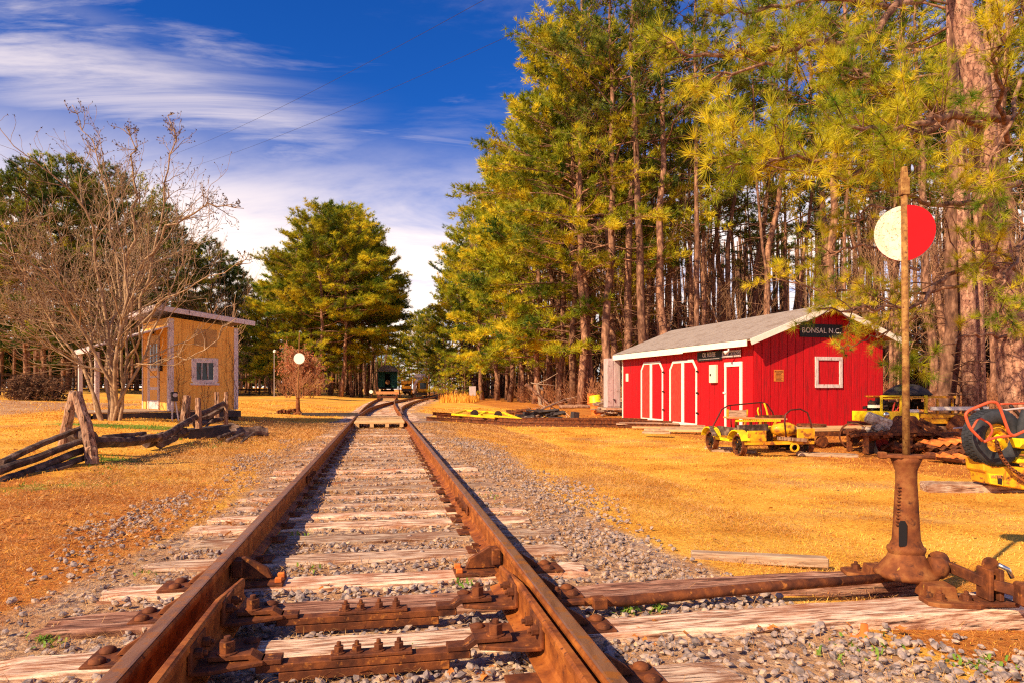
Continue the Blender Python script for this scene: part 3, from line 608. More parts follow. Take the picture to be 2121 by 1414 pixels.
def gable(y, name):
    m_ = MB(); n = 16; bw = WW / n
    for q in range(n):
        a, b = q * bw + .009, (q + 1) * bw - .009; a = max(a, .018); b = min(b, WW - .018); j = RS.uniform(-.004, .004)
        pts = [(a, GZ), (b, GZ), (b, rz_(b) - .05)] + ([(RX, rz_(RX) - .05)] if a < RX < b else []) + [(a, rz_(a) - .05)]
        m_.prism(pts, -.015 + j, .015 + j, np.array([[1., 0, 0], [0, 0, -1.], [0, 1, 0]]), (0, y, 0))
    m_.build(name, m_red, sh, bevel=.002)
gable(0.0, 'front_gable_wall'); gable(LL, 'rear_gable_wall')
MB().box((WW / 2, LL / 2, 1.05), (WW - .06, LL - .06, 2.3)).build('gap_shade_box', m_dark, sh)  # near-black box behind the boards; its colour supplies the shade in their gaps
m_ = MB(); oy = .36
for xa, za, xb, zb in ((-.30, EL, RX, RG), (RX, RG, WW + .30, ER)):
    nn = 15
    for q in range(nn):      # shingle courses lapping each other
        f0, f1 = q / nn, (q + 1.15) / nn; f1 = min(f1, 1); up = (zb > za)
        g0, g1 = (f0, f1) if up else (1 - f0, 1 - f1)
        p0 = np.array((xa + (xb - xa) * g0, 0, za + (zb - za) * g0 + .010)); p1 = np.array((xa + (xb - xa) * g1, 0, za + (zb - za) * g1 + .001))
        L2 = LL + 2 * oy; m_.beam(p0 + (0, LL / 2, 0), p1 + (0, LL / 2, 0), L2, .012)
m_.build('roof', m_shingle, sh)
m_ = MB(); m_.prism([(-.27, EL - .05), (RX, RG - .055), (WW + .27, ER - .05), (WW + .27, ER - .015), (RX, RG - .012), (-.27, EL - .015)], 0, LL + 2 * oy - .05, np.array([[1., 0, 0], [0, 0, -1.], [0, 1, 0]]), (0, LL + oy - .025, 0))
m_.build('roof_deck', m_board, sh)
m_ = MB(); m_.box((-.315, LL / 2 - 2.6, EL - .095), (.024, 3.75, .17)).box((-.318, LL / 2 + 1.83, EL - .115), (.024, 5.6, .20)); m_.build('fascia', m_white, sh, bevel=.002)
m_ = MB()
for xa, za, xb, zb in ((-.33, EL, RX, RG + .003), (WW + .33, ER, RX, RG + .003)):
    m_.beam((xa, -oy - .012, za - .085), (xb, -oy - .012, zb - .085), .024, .16, up=(0, 0, 1))
m_.build('rake_board', m_white, sh, bevel=.002)
m_ = MB(); m_.box((-.02, LL + .0, 1.05), (.05, .05, 2.5)); m_.build('corner_trim', m_white, sh)
def longdoor(a, c, b, ztop, zbot, lab):
    """double barn door with clipped top corners: a far edge, b near edge, c meeting stile"""
    d = bpy.data.objects.new('barn_door', None); COL.objects.link(d); d.parent = sh; d['label'] = lab
    for (e, cc, mt) in ((a, c, m_redboard if a > c else m_red), (b, c, m_red if b < c else m_redboard)):
        sg = 1 if e > cc else -1; ch = min(.24, abs(e - cc) * .5)
        pts = [(cc, zbot), (e, zbot), (e, ztop - ch * 1.2), (e - sg * ch, ztop), (cc, ztop)]
        MB().prism(pts, 0, .02, np.array([[0, 0, -1.], [1, 0, 0], [0, 1, 0]]), (-.018, 0, 0)).build('door_leaf', mt, d)
        h = MB(); t = .085; x_ = -.047; P = [np.array((x_, p[0], p[1])) for p in pts]; cen = sum(P) / 5
        for q in range(5):
            A_, B_ = P[q], P[(q + 1) % 5]; dr = (B_ - A_) / np.linalg.norm(B_ - A_); nr = np.cross(dr, (1, 0, 0)); nr *= np.sign(np.dot(nr, cen - A_)); 
            o2 = nr * t / 2; h.beam(A_ + o2 + np.array((-.001 * q, 0, 0)), B_ + o2 + np.array((-.001 * q, 0, 0)), t, .018, up=(-1, 0, 0))
        h.build('door_frame', m_white, d, bevel=.001)
    each(d, 'hinge', m_blk, [((-.06, b - .02, zbot + (ztop - zbot) * q), (.02, .12, .05)) for q in (.2, .5, .82)])
lb0, lbc, lb1 = shl(1389.4), shl(1417), shl(1446.5); la0, lac, la1 = shl(1330), shl(1351), shl(1376)
longdoor(lb0, lbc, lb1, zat(745.5, shd(lbc)), zat(882, shd(lb1)), 'wider near double barn door with clipped white frame')
longdoor(la0, lac, la1, zat(749, shd(lac)), zat(872.5, shd(la1)), 'narrower far double barn door with clipped white frame')
l0, l1 = shl(1503), shl(1539); d = bpy.data.objects.new('door', None); COL.objects.link(d); d.parent = sh; d['label'] = 'single red door in a tall white frame behind the handcar'
zt_, zb_ = zat(749, shd(l1)), -.15
MB().box((-.022, (l0 + l1) / 2, (zt_ + zb_) / 2), (.012, l0 - l1 - .12, zt_ - zb_)).build('door_leaf', m_red, d)
h = MB(); h.box((-.034, l0 - .05, (zt_ + zb_) / 2), (.035, .085, zt_ - zb_)).box((-.034, l1 + .05, (zt_ + zb_) / 2), (.035, .11, zt_ - zb_)).box((-.036, (l0 + l1) / 2, zt_ - .05), (.036, l0 - l1, .13)); h.build('door_frame', m_white, d, bevel=.002)
MB().lathe([(0, 0), (.03, .0), (.034, .03), (0, .05)], 10, R=roty(-pi / 2), o=(-.05, l0 - .06, .92)).box((-.06, l0 - .0, .93), (.02, .09, .05)).build('handle', m_white, d)
# window on the gable
w0, w1 = shw(1686.5), shw(1742.5); dz_ = SC[1] + sy_ * (w0 + w1) / 2; z1, z0 = zat(738.5, dz_), zat(802.3, dz_)
wn = bpy.data.objects.new('window', None); COL.objects.link(wn); wn.parent = sh
MB().box(((w0 + w1) / 2, -.022, (z0 + z1) / 2), (w1 - w0 - .1, .012, z1 - z0 - .1)).build('shutter', m_red, wn)
h = MB(); t = .10
h.box(((w0 + w1) / 2, -.04, z1 - t / 2), (w1 - w0, .035, t)).box(((w0 + w1) / 2, -.04, z0 + t / 2), (w1 - w0, .035, t)).box((w0 + t / 2, -.041, (z0 + z1) / 2), (t, .033, z1 - z0 - 2 * t)).box((w1 - t / 2, -.041, (z0 + z1) / 2), (t, .033, z1 - z0 - 2 * t))
h.build('window_frame', m_peel, wn, bevel=.003)
# signs and fittings
def on_long(pxa, pxb, pya, pyb):
    a, b = shl(pxa), shl(pxb); d = shd((a + b) / 2); return (a + b) / 2, abs(a - b), (zat(pya, d) + zat(pyb, d)) / 2, abs(zat(pya, d) - zat(pyb, d))
def sw(x, y, z): return (SC[0] + sx_ * x - sy_ * y, SC[1] + sy_ * x + sx_ * y, z)
R_long = SA - pi / 2
def sign_long(name, lab, px0, px1, py0, py1, mt, lines, border=None):
    l, wd, z, hh_ = on_long(px0, px1, py0, py1); g = thing(name, lab, 'sign', sw(-.06, l, z), R_long)
    MB().box((0, 0, 0), (wd, .02, hh_)).build('panel', mt, g, bevel=.002)
    for body, zz, sz, ww, mm in lines: obj('lettering', text_mb(body, sz, mm, .004, 1.05, ww), g, loc=(0, -.013, zz * hh_))
    return g, wd, hh_
g, wd, hh_ = sign_long('sign', 'black board sign reading OIL HOUSE under the eave', 1448, 1498.5, 727, 746, m_signk, [('OIL HOUSE', .12, .20, .74, m_signw)])
m_ = MB(); q = -wd * .42
while q < wd * .42: l_ = RS.uniform(.01, .035); m_.box((q + l_ / 2, -.012, -hh_ * .33), (l_, .002, .018)); q += l_ + .014
m_.build('small_line', m_gal, g)
g, wd, hh_ = sign_long('sign', 'white board sign reading NO SMOKING beside the small door', 1499.5, 1538, 725, 739, m_peel, [('NO SMOKING', 0, .15, .78, m_signk)])
h = MB()
for zz in (-1, 1): h.box((0, -.012, zz * hh_ * .43), (wd * .96, .004, .008))
for xx in (-1, 1): h.box((xx * wd * .475, -.012, 0), (.008, .004, hh_ * .85))
h.build('border', m_signk, g)
l, wd, z, hh_ = on_long(1475, 1488.5, 755, 792); g = thing('wall_box', 'white electrical panel on the wall left of the single door', 'electrical box', sw(-.016, l, z), R_long)
MB().box((0, -.05, 0), (wd, .09, hh_)).build('cover', m_cream, g, bevel=.006); MB().cyl((-wd * .25, -.095, -.03), (-wd * .25, -.11, -.03), .035).build('latch', m_blk, g)
l, wd, z, hh_ = on_long(1297, 1302.5, 773, 789); g = thing('notice', 'curled white notice near the far end of the wall', 'notice', sw(-.02, l, z), R_long)
MB().prism([(-wd / 2, 0), (-wd * .1, -.03), (wd * .3, -.03), (wd / 2, -.004), (wd * .3, -.026), (-wd * .1, -.026)], -hh_ / 2, hh_ / 2).build('sheet', m_cream, g)
# flood light on the eave
g = thing('flood_light', 'small white flood light hanging from the eave over a sign', 'lamp', sw(-.30, shl(1528), EL - .20)); m_ = MB().cyl((0, 0, 0.0), (0, 0, -.07), .02).build('bracket', m_white, g)
MB().lathe([(0, 0), (.03, .0), (.035, .06), (.06, .12), (.055, .13), (0, .12)], 14, R=roty(radians(-115)), o=(0, 0, -.07)).build('lamp_head', m_white, g, smooth=True)
def on_gable(px0, px1, py0, py1):
    a, b = shw(px0), shw(px1); d = SC[1] + sy_ * (a + b) / 2; return (a + b) / 2, b - a, (zat(py0, d) + zat(py1, d)) / 2, zat(py0, d) - zat(py1, d)
w_, wd, z, hh_ = on_gable(1655, 1743, 672, 699); g = thing('sign', 'black sign reading BONSAL N.C. high on the gable', 'sign', sw(w_, -.03, z), SA)
MB().box((0, 0, 0), (wd, .022, hh_)).build('panel', m_signk, g, bevel=.002); obj('lettering', text_mb('BONSAL N.C.', .21, m_signw, .005, 1.05, wd * .9), g, loc=(0, -.014, 0))
w_, wd, z, hh_ = on_gable(1602, 1622, 765, 789); g = thing('notice', 'faded orange POSTED notice on the red gable wall', 'notice', sw(w_, -.024, z), SA)
MB().box((0, 0, 0), (wd, .004, hh_)).build('sheet', m_signo, g); obj('lettering', text_mb('POSTED', .065, m_dark, .002, 1, wd * .86), g, loc=(0, -.004, hh_ * .33))
m_ = MB()
for q, (a_, b_) in enumerate([(.6, .18), (.5, .10), (.72, .0), (.6, -.1), (.66, -.2), (.5, -.3), (.7, -.38)]): m_.box(((-.04 if q % 2 else .02) * wd, -.004, hh_ * b_), (wd * a_, .003, .010))
m_.build('small_print', m_dark, g)
# pale metal cabinet at the far end
g = thing('metal_cabinet', 'pale grey metal cabinet standing at the far end of the red shed', 'cabinet', sw(-.30, LL + .28, 0), SA)
d_ = shd(LL + .2); zt_, zb_ = zat(742, d_), zat(843, d_)
MB().box((-.02, .12, (zt_ + zb_) / 2), (.58, .36, zt_ - zb_)).build('body', m_gal, g, bevel=.01)
each(g, 'door', m_gal, [((q, -.067, (zt_ + zb_) / 2), (.26, .014, zt_ - zb_ - .12)) for q in (-.16, .13)], bevel=.006); MB().box((-.02, -.09, .62), (.10, .04, .02)).box((.02, -.09, .56), (.02, .03, .12)).build('handle', m_blk, g)
g2 = thing('plank', 'board propping up the grey metal cabinet', 'board', sw(-.25, LL + .35, zb_ - .05), SA); MB().box((0, 0, 0), (.9, .5, .08)).build('board', m_board, g2)

# ================================================================ ochre hut
HC = (-9.34, 18.6); HA = radians(42); hx, hy = cos(HA), sin(HA); DK = .45
def hwx(px): r = (px - CX) / F; return (HC[1] * r - HC[0]) / (hx - hy * r)
def hwy(px): r = (px - CX) / F; return (HC[0] - HC[1] * r) / (hy + hx * r)
hu = thing('hut', 'small ochre wooden hut with peeling white trim and slanting flat roof', 'hut', (HC[0], HC[1], 0), HA); H1, H2 = 1.83, 2.65
def hut_top(x): return 2.99 - .106 * x
for yy in (0, H2):
    m_ = MB(); n = 6
    for q in range(n):
        a, b = q * H1 / n + .003, (q + 1) * H1 / n - .003
        m_.prism([(a, DK), (b, DK), (b, hut_top(b)), (a, hut_top(a))], -.012, .012, np.array([[1., 0, 0], [0, 0, -1.], [0, 1, 0]]), (0, yy, 0))
    m_.build('side_wall', m_hut, hu)
for xx, tt, nm_ in ((0, 2.98, 'front_wall'), (H1, 2.79, 'rear_wall')):
    m_ = MB(); n = 8
    for q in range(n):
        a, b = q * H2 / n + .003, (q + 1) * H2 / n - .003; m_.box((xx, (a + b) / 2, (DK + tt) / 2), (.024, b - a, tt - DK))
    m_.build(nm_, m_hut, hu)
MB().box((H1 / 2, H2 / 2, 1.55), (H1 - .04, H2 - .04, 2.1)).build('gap_shade_box', m_dark, hu)  # black core inside the hut, so the gaps between boards read as shaded
m_ = MB(); t = .10
each(hu, 'corner_trim', m_peel, [((.045, -.022, (DK + 2.95) / 2), (.13, .022, 2.95 - DK)), ((-.022, .035, (DK + 2.95) / 2), (.022, .115, 2.95 - DK)), ((H1 - .04, -.022, (DK + 2.78) / 2), (.12, .022, 2.78 - DK)), ((-.022, H2 - .03, (DK + 2.95) / 2), (.022, .08, 2.95 - DK))], bevel=.003)
m_ = MB(); R_ = np.array([[1., 0, 0], [0, 0, -1.], [0, 1, 0]])
m_.prism([(-.42, 3.235), (2.22, 2.965), (2.22, 3.005), (-.42, 3.275)], 0, H2 + .55, R_, (0, H2 + .28, 0)); m_.build('roof', m_roofh, hu)
m_ = MB(); m_.beam((-.44, -.285, 3.195), (2.24, -.285, 2.925), .024, .13).beam((-.44, H2 + .285, 3.195), (2.24, H2 + .285, 2.925), .024, .13).beam((-.43, -.27, 3.19), (-.43, H2 + .27, 3.19), .024, .15)
m_.build('fascia', m_peel, hu, bevel=.003)
m_ = MB(); m_.beam((-.015, H2 / 2 - .03, 2.74), (-1.80, H2 / 2 - .03, 2.10), H2 + .05, .035); m_.build('canopy', m_peel, hu)
MB().box((-1.80, H2 / 2 - .03, 2.04), (.05, H2 + .05, .12)).build('canopy_beam', m_peel, hu, bevel=.004)
for yy in (.06, 2.2):
    MB().box((-1.70, yy, (DK + 1.99) / 2), (.10, .10, 1.99 - DK)).build('post', m_peel, hu, bevel=.006)
m_ = MB()
for q in range(17): m_.box((-1.83 + q * .215, H2 / 2 - .02, DK - .02), (.207, H2 + .12, .03))
m_.build('deck_boards', m_board, hu, bevel=.002)
m_ = MB(); m_.box((.05, -.055, DK - .125), (3.72, .05, .17)).box((-1.88, H2 / 2, DK - .125), (.05, H2 + .1, .17)).box((H1 + .05, H2 / 2, DK - .125), (.05, H2 + .1, .17)); m_.build('deck_skirt', m_blackish, hu)
each(hu, 'foundation_block', m_blackish, [((a_, b_, .15), (.2, .2, .42)) for a_, b_ in ((-1.7, .1), (0, .1), (1.75, .1), (-1.7, 2.5), (1.75, 2.5), (0, 2.5))])
# window of the hut
a, b = hwx(396), hwx(451); d = HC[1] + hy * (a + b) / 2; z1, z0 = zat(741, d), zat(797, d)
wn = bpy.data.objects.new('window', None); COL.objects.link(wn); wn.parent = hu
m_ = MB(); cx_ = (a + b) / 2; cz_ = (z0 + z1) / 2; t = .13
m_.box((cx_, -.03, z1 - t / 2), (b - a, .035, t)).box((cx_, -.035, z0 + .03), (b - a + .06, .06, .06)).box((cx_, -.031, z0 + .11), (b - a - .06, .03, .09)).box((a + t / 2, -.031, cz_), (t, .034, z1 - z0 - .2)).box((b - t / 2, -.031, cz_), (t, .034, z1 - z0 - .2))
m_.build('window_frame', m_peel, wn, bevel=.004); MB().box((cx_, -.015, cz_), (b - a - .2, .01, z1 - z0 - .2)).build('pane', m_glass, wn)
m_ = MB()
for q in (-.085, .085): m_.box((cx_ + q * .95, -.024, cz_), (.022, .016, z1 - z0 - .22))
m_.build('muntin', m_peel, wn)
a, b = hwx(401.5), hwx(449); z1, z0 = zat(683, d), zat(717, d)
g = thing('panel_board', 'faded blank tan board on the hut wall above the window', 'board', (HC[0] + hx * (a + b) / 2 + hy * .02, HC[1] + hy * (a + b) / 2 - hx * .02, (z0 + z1) / 2), HA); MB().box((0, 0, 0), (b - a, .012, z1 - z0)).build('board', m_faded, g)
# hut door
a, b = hwy(332), hwy(309.8); d = HC[1] + hx * (a + b) / 2; dr = bpy.data.objects.new('door', None); COL.objects.link(dr); dr.parent = hu
zt_, zb_ = 2.50, DK + .02; cy_ = (a + b) / 2; wdd = b - a
MB().box((-.02, cy_, (zt_ + zb_) / 2), (.02, wdd - .14, zt_ - zb_)).build('door_leaf', m_peel, dr)
m_ = MB(); m_.box((-.035, a + .04, (zt_ + zb_) / 2), (.04, .09, zt_ - zb_)).box((-.035, b - .04, (zt_ + zb_) / 2), (.04, .09, zt_ - zb_)).box((-.036, cy_, zt_), (.04, wdd + .06, .1)); m_.build('door_frame', m_peel, dr, bevel=.003)
m_ = MB()
for z0_, h_ in ((.72, .30), (1.10, .26), (1.42, .14)): m_.box((-.032, cy_, z0_ + h_ / 2), (.008, wdd - .36, h_))
m_.build('door_panel', m_hut, dr)
MB().box((-.032, cy_, 1.98), (.008, wdd - .34, .68)).build('pane', m_glass, dr)
m_ = MB()
for q in range(4): m_.box((-.042, cy_ - wdd * .2 + q * wdd * .135, 1.98), (.012, .02, .68))
m_.build('bar', m_peel, dr)
m_ = MB().box((-.05, cy_ - wdd / 2 - .22, 1.75), (.06, .12, .42)); m_.build('mailbox', m_blk, hu)
m_ = MB().lathe([(0, 0), (.05, .0), (.06, .06), (.035, .14), (.0, .15)], 12, o=(-.09, cy_ - .1, 2.60)).build('porch_lamp', m_blk, hu)
# vines on the wall (thin dry stems)
g = thing('vine', 'thin dry vine stems creeping over the ochre hut side wall', 'vine', (HC[0], HC[1], 0), HA)
vn = MB()
for x0 in (.28, .34, .92, 1.0, 1.62, 1.70, 1.76, .12):
    z = DK - .1; x = x0; P = [(x, -.038, z)]
    top = RS.uniform(1.6, 2.7)
    while z < top: z += .09; x = x + RS.uniform(-.035, .035); P.append((min(max(x, .05), H1 - .02), -.038, z))
    vn.tube(P, np.linspace(.007, .003, len(P)), 4)
    for q in range(5):
        p = np.array(P[RS.randint(3, len(P) - 1)]); e = p + (RS.uniform(-.25, .25), 0, RS.uniform(.05, .3)); vn.tube([p, (p + e) / 2 + (.02, 0, 0), e], .003, 3)
vn.build('stems', m_bush, g)
# electric meter
mx_, my_, mz_ = GP(361, 871); g = thing('electric_meter', 'grey electric meter box on a pale pipe in front of the hut', 'electric meter', (mx_, my_, mz_), HA)
MB().box((0, 0, .64), (.15, .11, .25)).build('box', m_blackish, g, bevel=.01); MB().cyl((.0, -.055, .68), (0, -.10, .68), .055).build('dial', m_gal, g)
MB().tube([(-.05, 0, 0), (-.05, 0, .52)], .02, 8).build('pipe', m_gal, g); MB().tube([(.10, -.02, 0), (.06, -.01, .3), (.03, 0, .52)], .02, 8).build('pipe', m_gal, g)

# ================================================================ split log fence
def rough_log(P, r, seed, n=9, knots=.14):
    """log along P with an uneven, split-looking section"""
    r_ = np.random.RandomState(seed); P = np.array(P, float); k = 14; f = np.linspace(0, 1, k); seg = np.linspace(0, 1, len(P))
    Q = np.stack([np.interp(f, seg, P[:, a]) for a in range(3)], 1); Q[1:-1] += r_.randn(k - 2, 3) * r * .07
    V, Fq = tubeV(Q, r, n); c = np.repeat(Q, n, 0); ang_ = np.tile(1 + r_.randn(n) * knots, k)[:, None] * (1 + r_.randn(len(V), 1) * .035); tap = np.repeat(np.linspace(1.1, .85, k), n)[:, None]
    V = c + (V - c) * ang_ * tap; m_ = MB(); m_.add(V, Fq); o = 0; m_.F.append(np.array([[j for j in range(n)][::-1]])); m_.F.append(np.array([[(k - 1) * n + j for j in range(n)]])); return m_
def logobj(name, P, r, seed, mt, lab, cat, grp=None):
    P = np.array(P, float); b = P[0].copy(); me = rough_log(P - b, r, seed).mesh(name, mt); o = obj(name, me, loc=b); return tag(o, lab, cat, grp)
def WG(px, py, d): return W(px, py, d)
logobj('fence_post', [WG(192, 960, 8.7), WG(185, 900, 8.75), WG(160, 812, 8.8)], .075, 1, m_post, 'leaning split fence post with its foot in the grass, right one of the crossed pair', 'fence post')
logobj('fence_post', [WG(131, 925, 9.5), WG(138, 880, 9.5), WG(152, 812, 9.4)], .07, 2, m_post, 'leaning split fence post behind the rails, left one of the crossed pair', 'fence post')
for P, r, lab in [([(0, 958, 7.4), (80, 920, 8.2), (172, 884, 9.0)], .042, 'topmost fallen fence rail left of the crossed posts'),
                  ([(-10, 975, 7.2), (80, 946, 8.0), (185, 905, 8.9)], .045, 'second fallen fence rail left of the crossed posts'),
                  ([(-5, 1002, 7.1), (70, 972, 7.9), (180, 928, 8.9)], .055, 'thick mossy fallen rail under the second one left of the posts'),
                  ([(70, 985, 7.8), (180, 945, 8.8)], .042, 'short lowest fence rail by the foot of the crossed posts'),
                  ([(160, 900, 9.0), (190, 906, 8.8)], .10, 'thick log stub wedged between the crossed fence posts'),
                  ([(188, 915, 8.9), (260, 914, 9.8), (330, 903, 11)], .075, 'thick dark log lying right of the crossed posts'),
                  ([(215, 905, 9.3), (300, 896, 10.6)], .035, 'thin weathered pole resting on the thick dark log'),
                  ([(300, 915, 10.9), (385, 893, 12.8)], .085, 'dark log continuing the fallen fence toward the hut'),
                  ([(330, 908, 11.0), (400, 865, 13.0), (467, 832, 15.0)], .05, 'long slanting rail rising to the far pair of fence posts'),
                  ([(395, 872, 13.8), (430, 862, 14.4), (464, 842, 15.0)], .06, 'second slanting rail just below the long one near the far posts'),
                  ([(405, 880, 13.8), (465, 866, 15.0)], .055, 'low rail behind the middle fence posts'),
                  ([(330, 920, 11.2), (365, 905, 12.0)], .05, 'short grey log end at the foot of the ivy')]:
    logobj('fence_rail', [WG(*p) for p in P], r, int(P[0][0] + 300 + P[0][1]), m_log, lab, 'fence rail')
for P, r, lab in [([(380, 882, 13.6), (386, 818, 13.6)], .055, 'split post of the middle pair, left half'), ([(388, 882, 13.7), (393, 819, 13.7)], .035, 'thin split post touching the left middle post'),
                  ([(412, 886, 13.2), (410, 823, 13.2)], .055, 'stout middle fence post with a square cut top'), ([(450, 872, 15.2), (450, 811, 15.2)], .05, 'left post of the far pair before the hut'), ([(468, 880, 14.9), (468, 811, 14.9)], .05, 'right post of the far pair before the hut')]:
    logobj('fence_post', [WG(*p) for p in P], r, int(P[0][0]), m_post, lab, 'fence post')
x, y, z = GP(418, 908); o = MB().box((0, 0, .12), (1.0, .26, .22)).build('timber_block', m_blackish, None, bevel=.012, loc=(x, y, z), rot=(0, radians(-4), .75)); tag(o, 'dark squared timber block lying before the middle fence posts', 'timber')
x, y, z = GP(510, 905); logobj('stump_root', [(x - .35, y - .35, z + .06), (x, y, z + .12), (x + .35, y + .3, z + .10)], .12, 91, m_log, 'rotten stump piece lying right of the fence end', 'stump')
for q, (pa, pb) in enumerate([((452, 905, 13.0), (486, 893, 13.8)), ((470, 912, 12.8), (505, 896, 13.6)), ((440, 893, 13.6), (478, 880, 14.6)), ((500, 915, 12.6), (528, 893, 13.4)), ((425, 885, 13.8), (440, 868, 14.2)), ((350, 912, 11.6), (372, 884, 12.2)), ((60, 990, 7.6), (150, 962, 8.2))]):
    logobj('broken_stick', [W(*pa), W(*pb)], .03 - .002 * q, 700 + q, m_log, 'dark broken stick in the tangle of the fallen log fence, %s of seven' % ordn(q), 'stick', 'broken sticks in the fallen fence')
x, y, z = GP(478, 895); logobj('stump_root', [(x - .3, y, z + .08), (x + .05, y, z + .14), (x + .35, y - .1, z + .04)], .09, 92, m_log, 'gnarled grey root by the foot of the far fence posts', 'stump')

# ================================================================ board fence at the far left
def board_fence(pts, hgt, lab, nr=4, rail_h=.13):
    g = thing('board_fence', lab, 'fence', tuple(pts[0])); P0 = np.array(pts[0])
    rl_ = MB()
    for a, b in zip(pts[:-1], pts[1:]):
        a = np.array(a) - P0; b = np.array(b) - P0; L_ = np.linalg.norm(b - a); k = max(1, int(L_ / 2.4))
        for q in range(k):
            p = a + (b - a) * q / k; MB().box(p + (0, 0, hgt / 2 - .1), (.13, .13, hgt + .2)).build('post', m_blackish, g)
        for q in range(nr):
            zz = hgt * (q + .7) / nr; rl_.beam(a + (0, 0, zz), b + (0, 0, zz), .04, rail_h)
        rl_.beam(a + (0, 0, hgt), b + (0, 0, hgt), .16, .03)
    rl_.build('rail_boards', m_log, g)
def GDz(px, d): return np.array(GD(px, d))
board_fence([GDz(-40, 41), GDz(90, 52), GDz(200, 66), GDz(297, 82), GDz(400, 96)], 1.4, 'dark four board pasture fence behind the round bush at far left')
board_fence([GDz(494, 74), GDz(556, 82)], .75, 'low dark board fence right of the ochre hut')

# ================================================================ far switch stand, lamp post, power line
x, y, z = GP(617, 858); g = thing('switch_stand', 'tall thin distant switch stand with a plain white disc target', 'switch stand', (x, y, z), .3)
hgt = zat(690, y) - z
MB().lathe([(.0, 0), (.20, 0), (.20, .06), (.12, .12), (.09, .2), (.065, .62), (.09, .66), (0, .67)], 12).build('column', m_stand, g); MB().tube([(0, 0, .6), (.06, 0, hgt)], .022, 8).build('mast', m_mast, g)
MB().lathe([(0, -.01), (.21, -.01), (.21, .01), (0, .01)], 28, R=rotx(pi / 2)).build('target', m_white, g, loc=(.05, -.035, zat(742, y) - z), rz=-.3)
m_ = MB(); r_ = np.random.RandomState(5)
for q in range(9): m_.box((-.15 - .07 * q, r_.uniform(-.1, .1), .1 + r_.uniform(0, .1)), (.1, .12, .12), rotz(r_.uniform(0, 3)))
m_.build('throw_gear', m_rust, g)
o = MB().box((0, 0, 0), (3.6, .22, .12)).build('head_timber', m_blackish, None, loc=(x + .5, y, z + .02), rz=.05); tag(o, 'dark timber under the distant white disc switch stand', 'timber')
x, y, z = GP(568, 803); x, y, z = GD(568, 66); g = thing('lamp_post', 'slim grey lamp post at the edge of the woods', 'lamp post', (x, y, z)); ht = zat(730, y) - z
MB().tube([(0, 0, 0), (0, 0, ht)], [.04, .03], 8).build('pole', m_gal, g); MB().lathe([(0, 0), (.14, .02), (.16, .2), (0, .3)], 12, o=(.05, 0, ht)).build('lamp_head', m_white, g)
for k_, (a, b, c_) in enumerate([((330, 330, 70), (1003, 0, 24), (1330, -170, 17)), ((380, 350, 72), (1215, 0, 22), (1500, -108, 17))]):
    a, b, c_ = W(*a), W(*b), W(*c_); P = []
    for f in np.linspace(0, 1, 30): p = a * (1 - f) + b * f; p[2] -= .0 + 2.0 * f * (1 - f); P.append(p)
    dd = (P[-1] - P[-2]); P += [P[-1] + dd * q for q in range(1, 9)]
    P = np.array(P); o = obj('power_line', MB().tube(P - P[0], .0075, 5).mesh('power_line', m_blk), loc=P[0]); tag(o, ['upper overhead power line crossing the blue sky', 'lower overhead power line crossing the blue sky'][k_], 'power line')

# ================================================================ coach and machines far down the line
cxp = (803 - CX) / F * 100; g = thing('rail_coach', 'dark green old railway coach with a pale curved roof', 'railway coach', (cxp, 100, 0), TANG); zz = lambda py: zat(py, 100)
Wc = 2.85; zb_, ze = zz(801), zz(768.5)
MB().box((0, 10.6, (zb_ + ze) / 2), (Wc, 18.5, ze - zb_)).build('body', m_grn, g)
pr = [(Wc / 2 + .1, 0), (Wc / 2 + .1, .12)] + [(Wc / 2 * cos(a_) * 1.02, .12 + .80 * sin(a_)) for a_ in np.linspace(.15, pi - .15, 13)] + [(-Wc / 2 - .1, .12), (-Wc / 2 - .1, 0)]
MB().prism(pr, -.3, 20.3, np.array([[1., 0, 0], [0, 0, -1.], [0, 1, 0]]), (0, 20.2, ze)).build('roof', m_gal, g)
m_ = MB(); m_.box((-Wc * .34, 0, zb_ + (ze - zb_) * .28), (Wc * .30, .06, (ze - zb_) * .55)).box((Wc * .34, 0, zb_ + (ze - zb_) * .28), (Wc * .30, .06, (ze - zb_) * .55)).box((-Wc * .48, 0, (zb_ + ze) / 2), (.1, .1, ze - zb_)).box((Wc * .48, 0, (zb_ + ze) / 2), (.1, .1, ze - zb_)); m_.build('end_railing', m_grn, g)
MB().box((0, 1.3, (zb_ + ze) / 2 - .1), (.75, .1, (ze - zb_) * .86)).build('end_door', m_dark, g)
MB().lathe([(0, -.03), (.34, -.03), (.34, .03), (0, .03)], 16, R=rotx(pi / 2), o=(0, -.1, zb_ + .75)).build('drumhead', m_orap, g)
MB().box((0, 9, zb_ - .12), (Wc * .9, 18, .24)).box((-.9, 0.2, zb_ - .5), (.1, .3, .8), roty(.3)).box((.9, .2, zb_ - .5), (.1, .3, .8), roty(-.3)).build('underframe', m_blackish, g)
for yy in (2.2, 4.4, 15.5, 17.7):
    for s_ in (-1, 1): MB().cyl((s_ * .68, yy, .62), (s_ * .80, yy, .62), .45, n=18).build('wheel', m_blk, g)
each(g, 'truck', m_blackish, [((0, 3.3, .7), (1.9, 3.4, .35)), ((0, 16.6, .7), (1.9, 3.4, .35))])
p = main_path(0, 0, 118); px_, py_ = (-10.3, 56.5); g = thing('push_car', 'low push car of orange beams on the straight track', 'push car', (px_, py_, .17), TANG)
MB().box((0, 0, .36), (1.75, .25, .14)).box((0, 1.3, .36), (1.75, .25, .14)).box((-.7, .65, .30), (.14, 1.5, .12)).box((.7, .65, .30), (.14, 1.5, .12)).build('frame', m_orap, g)
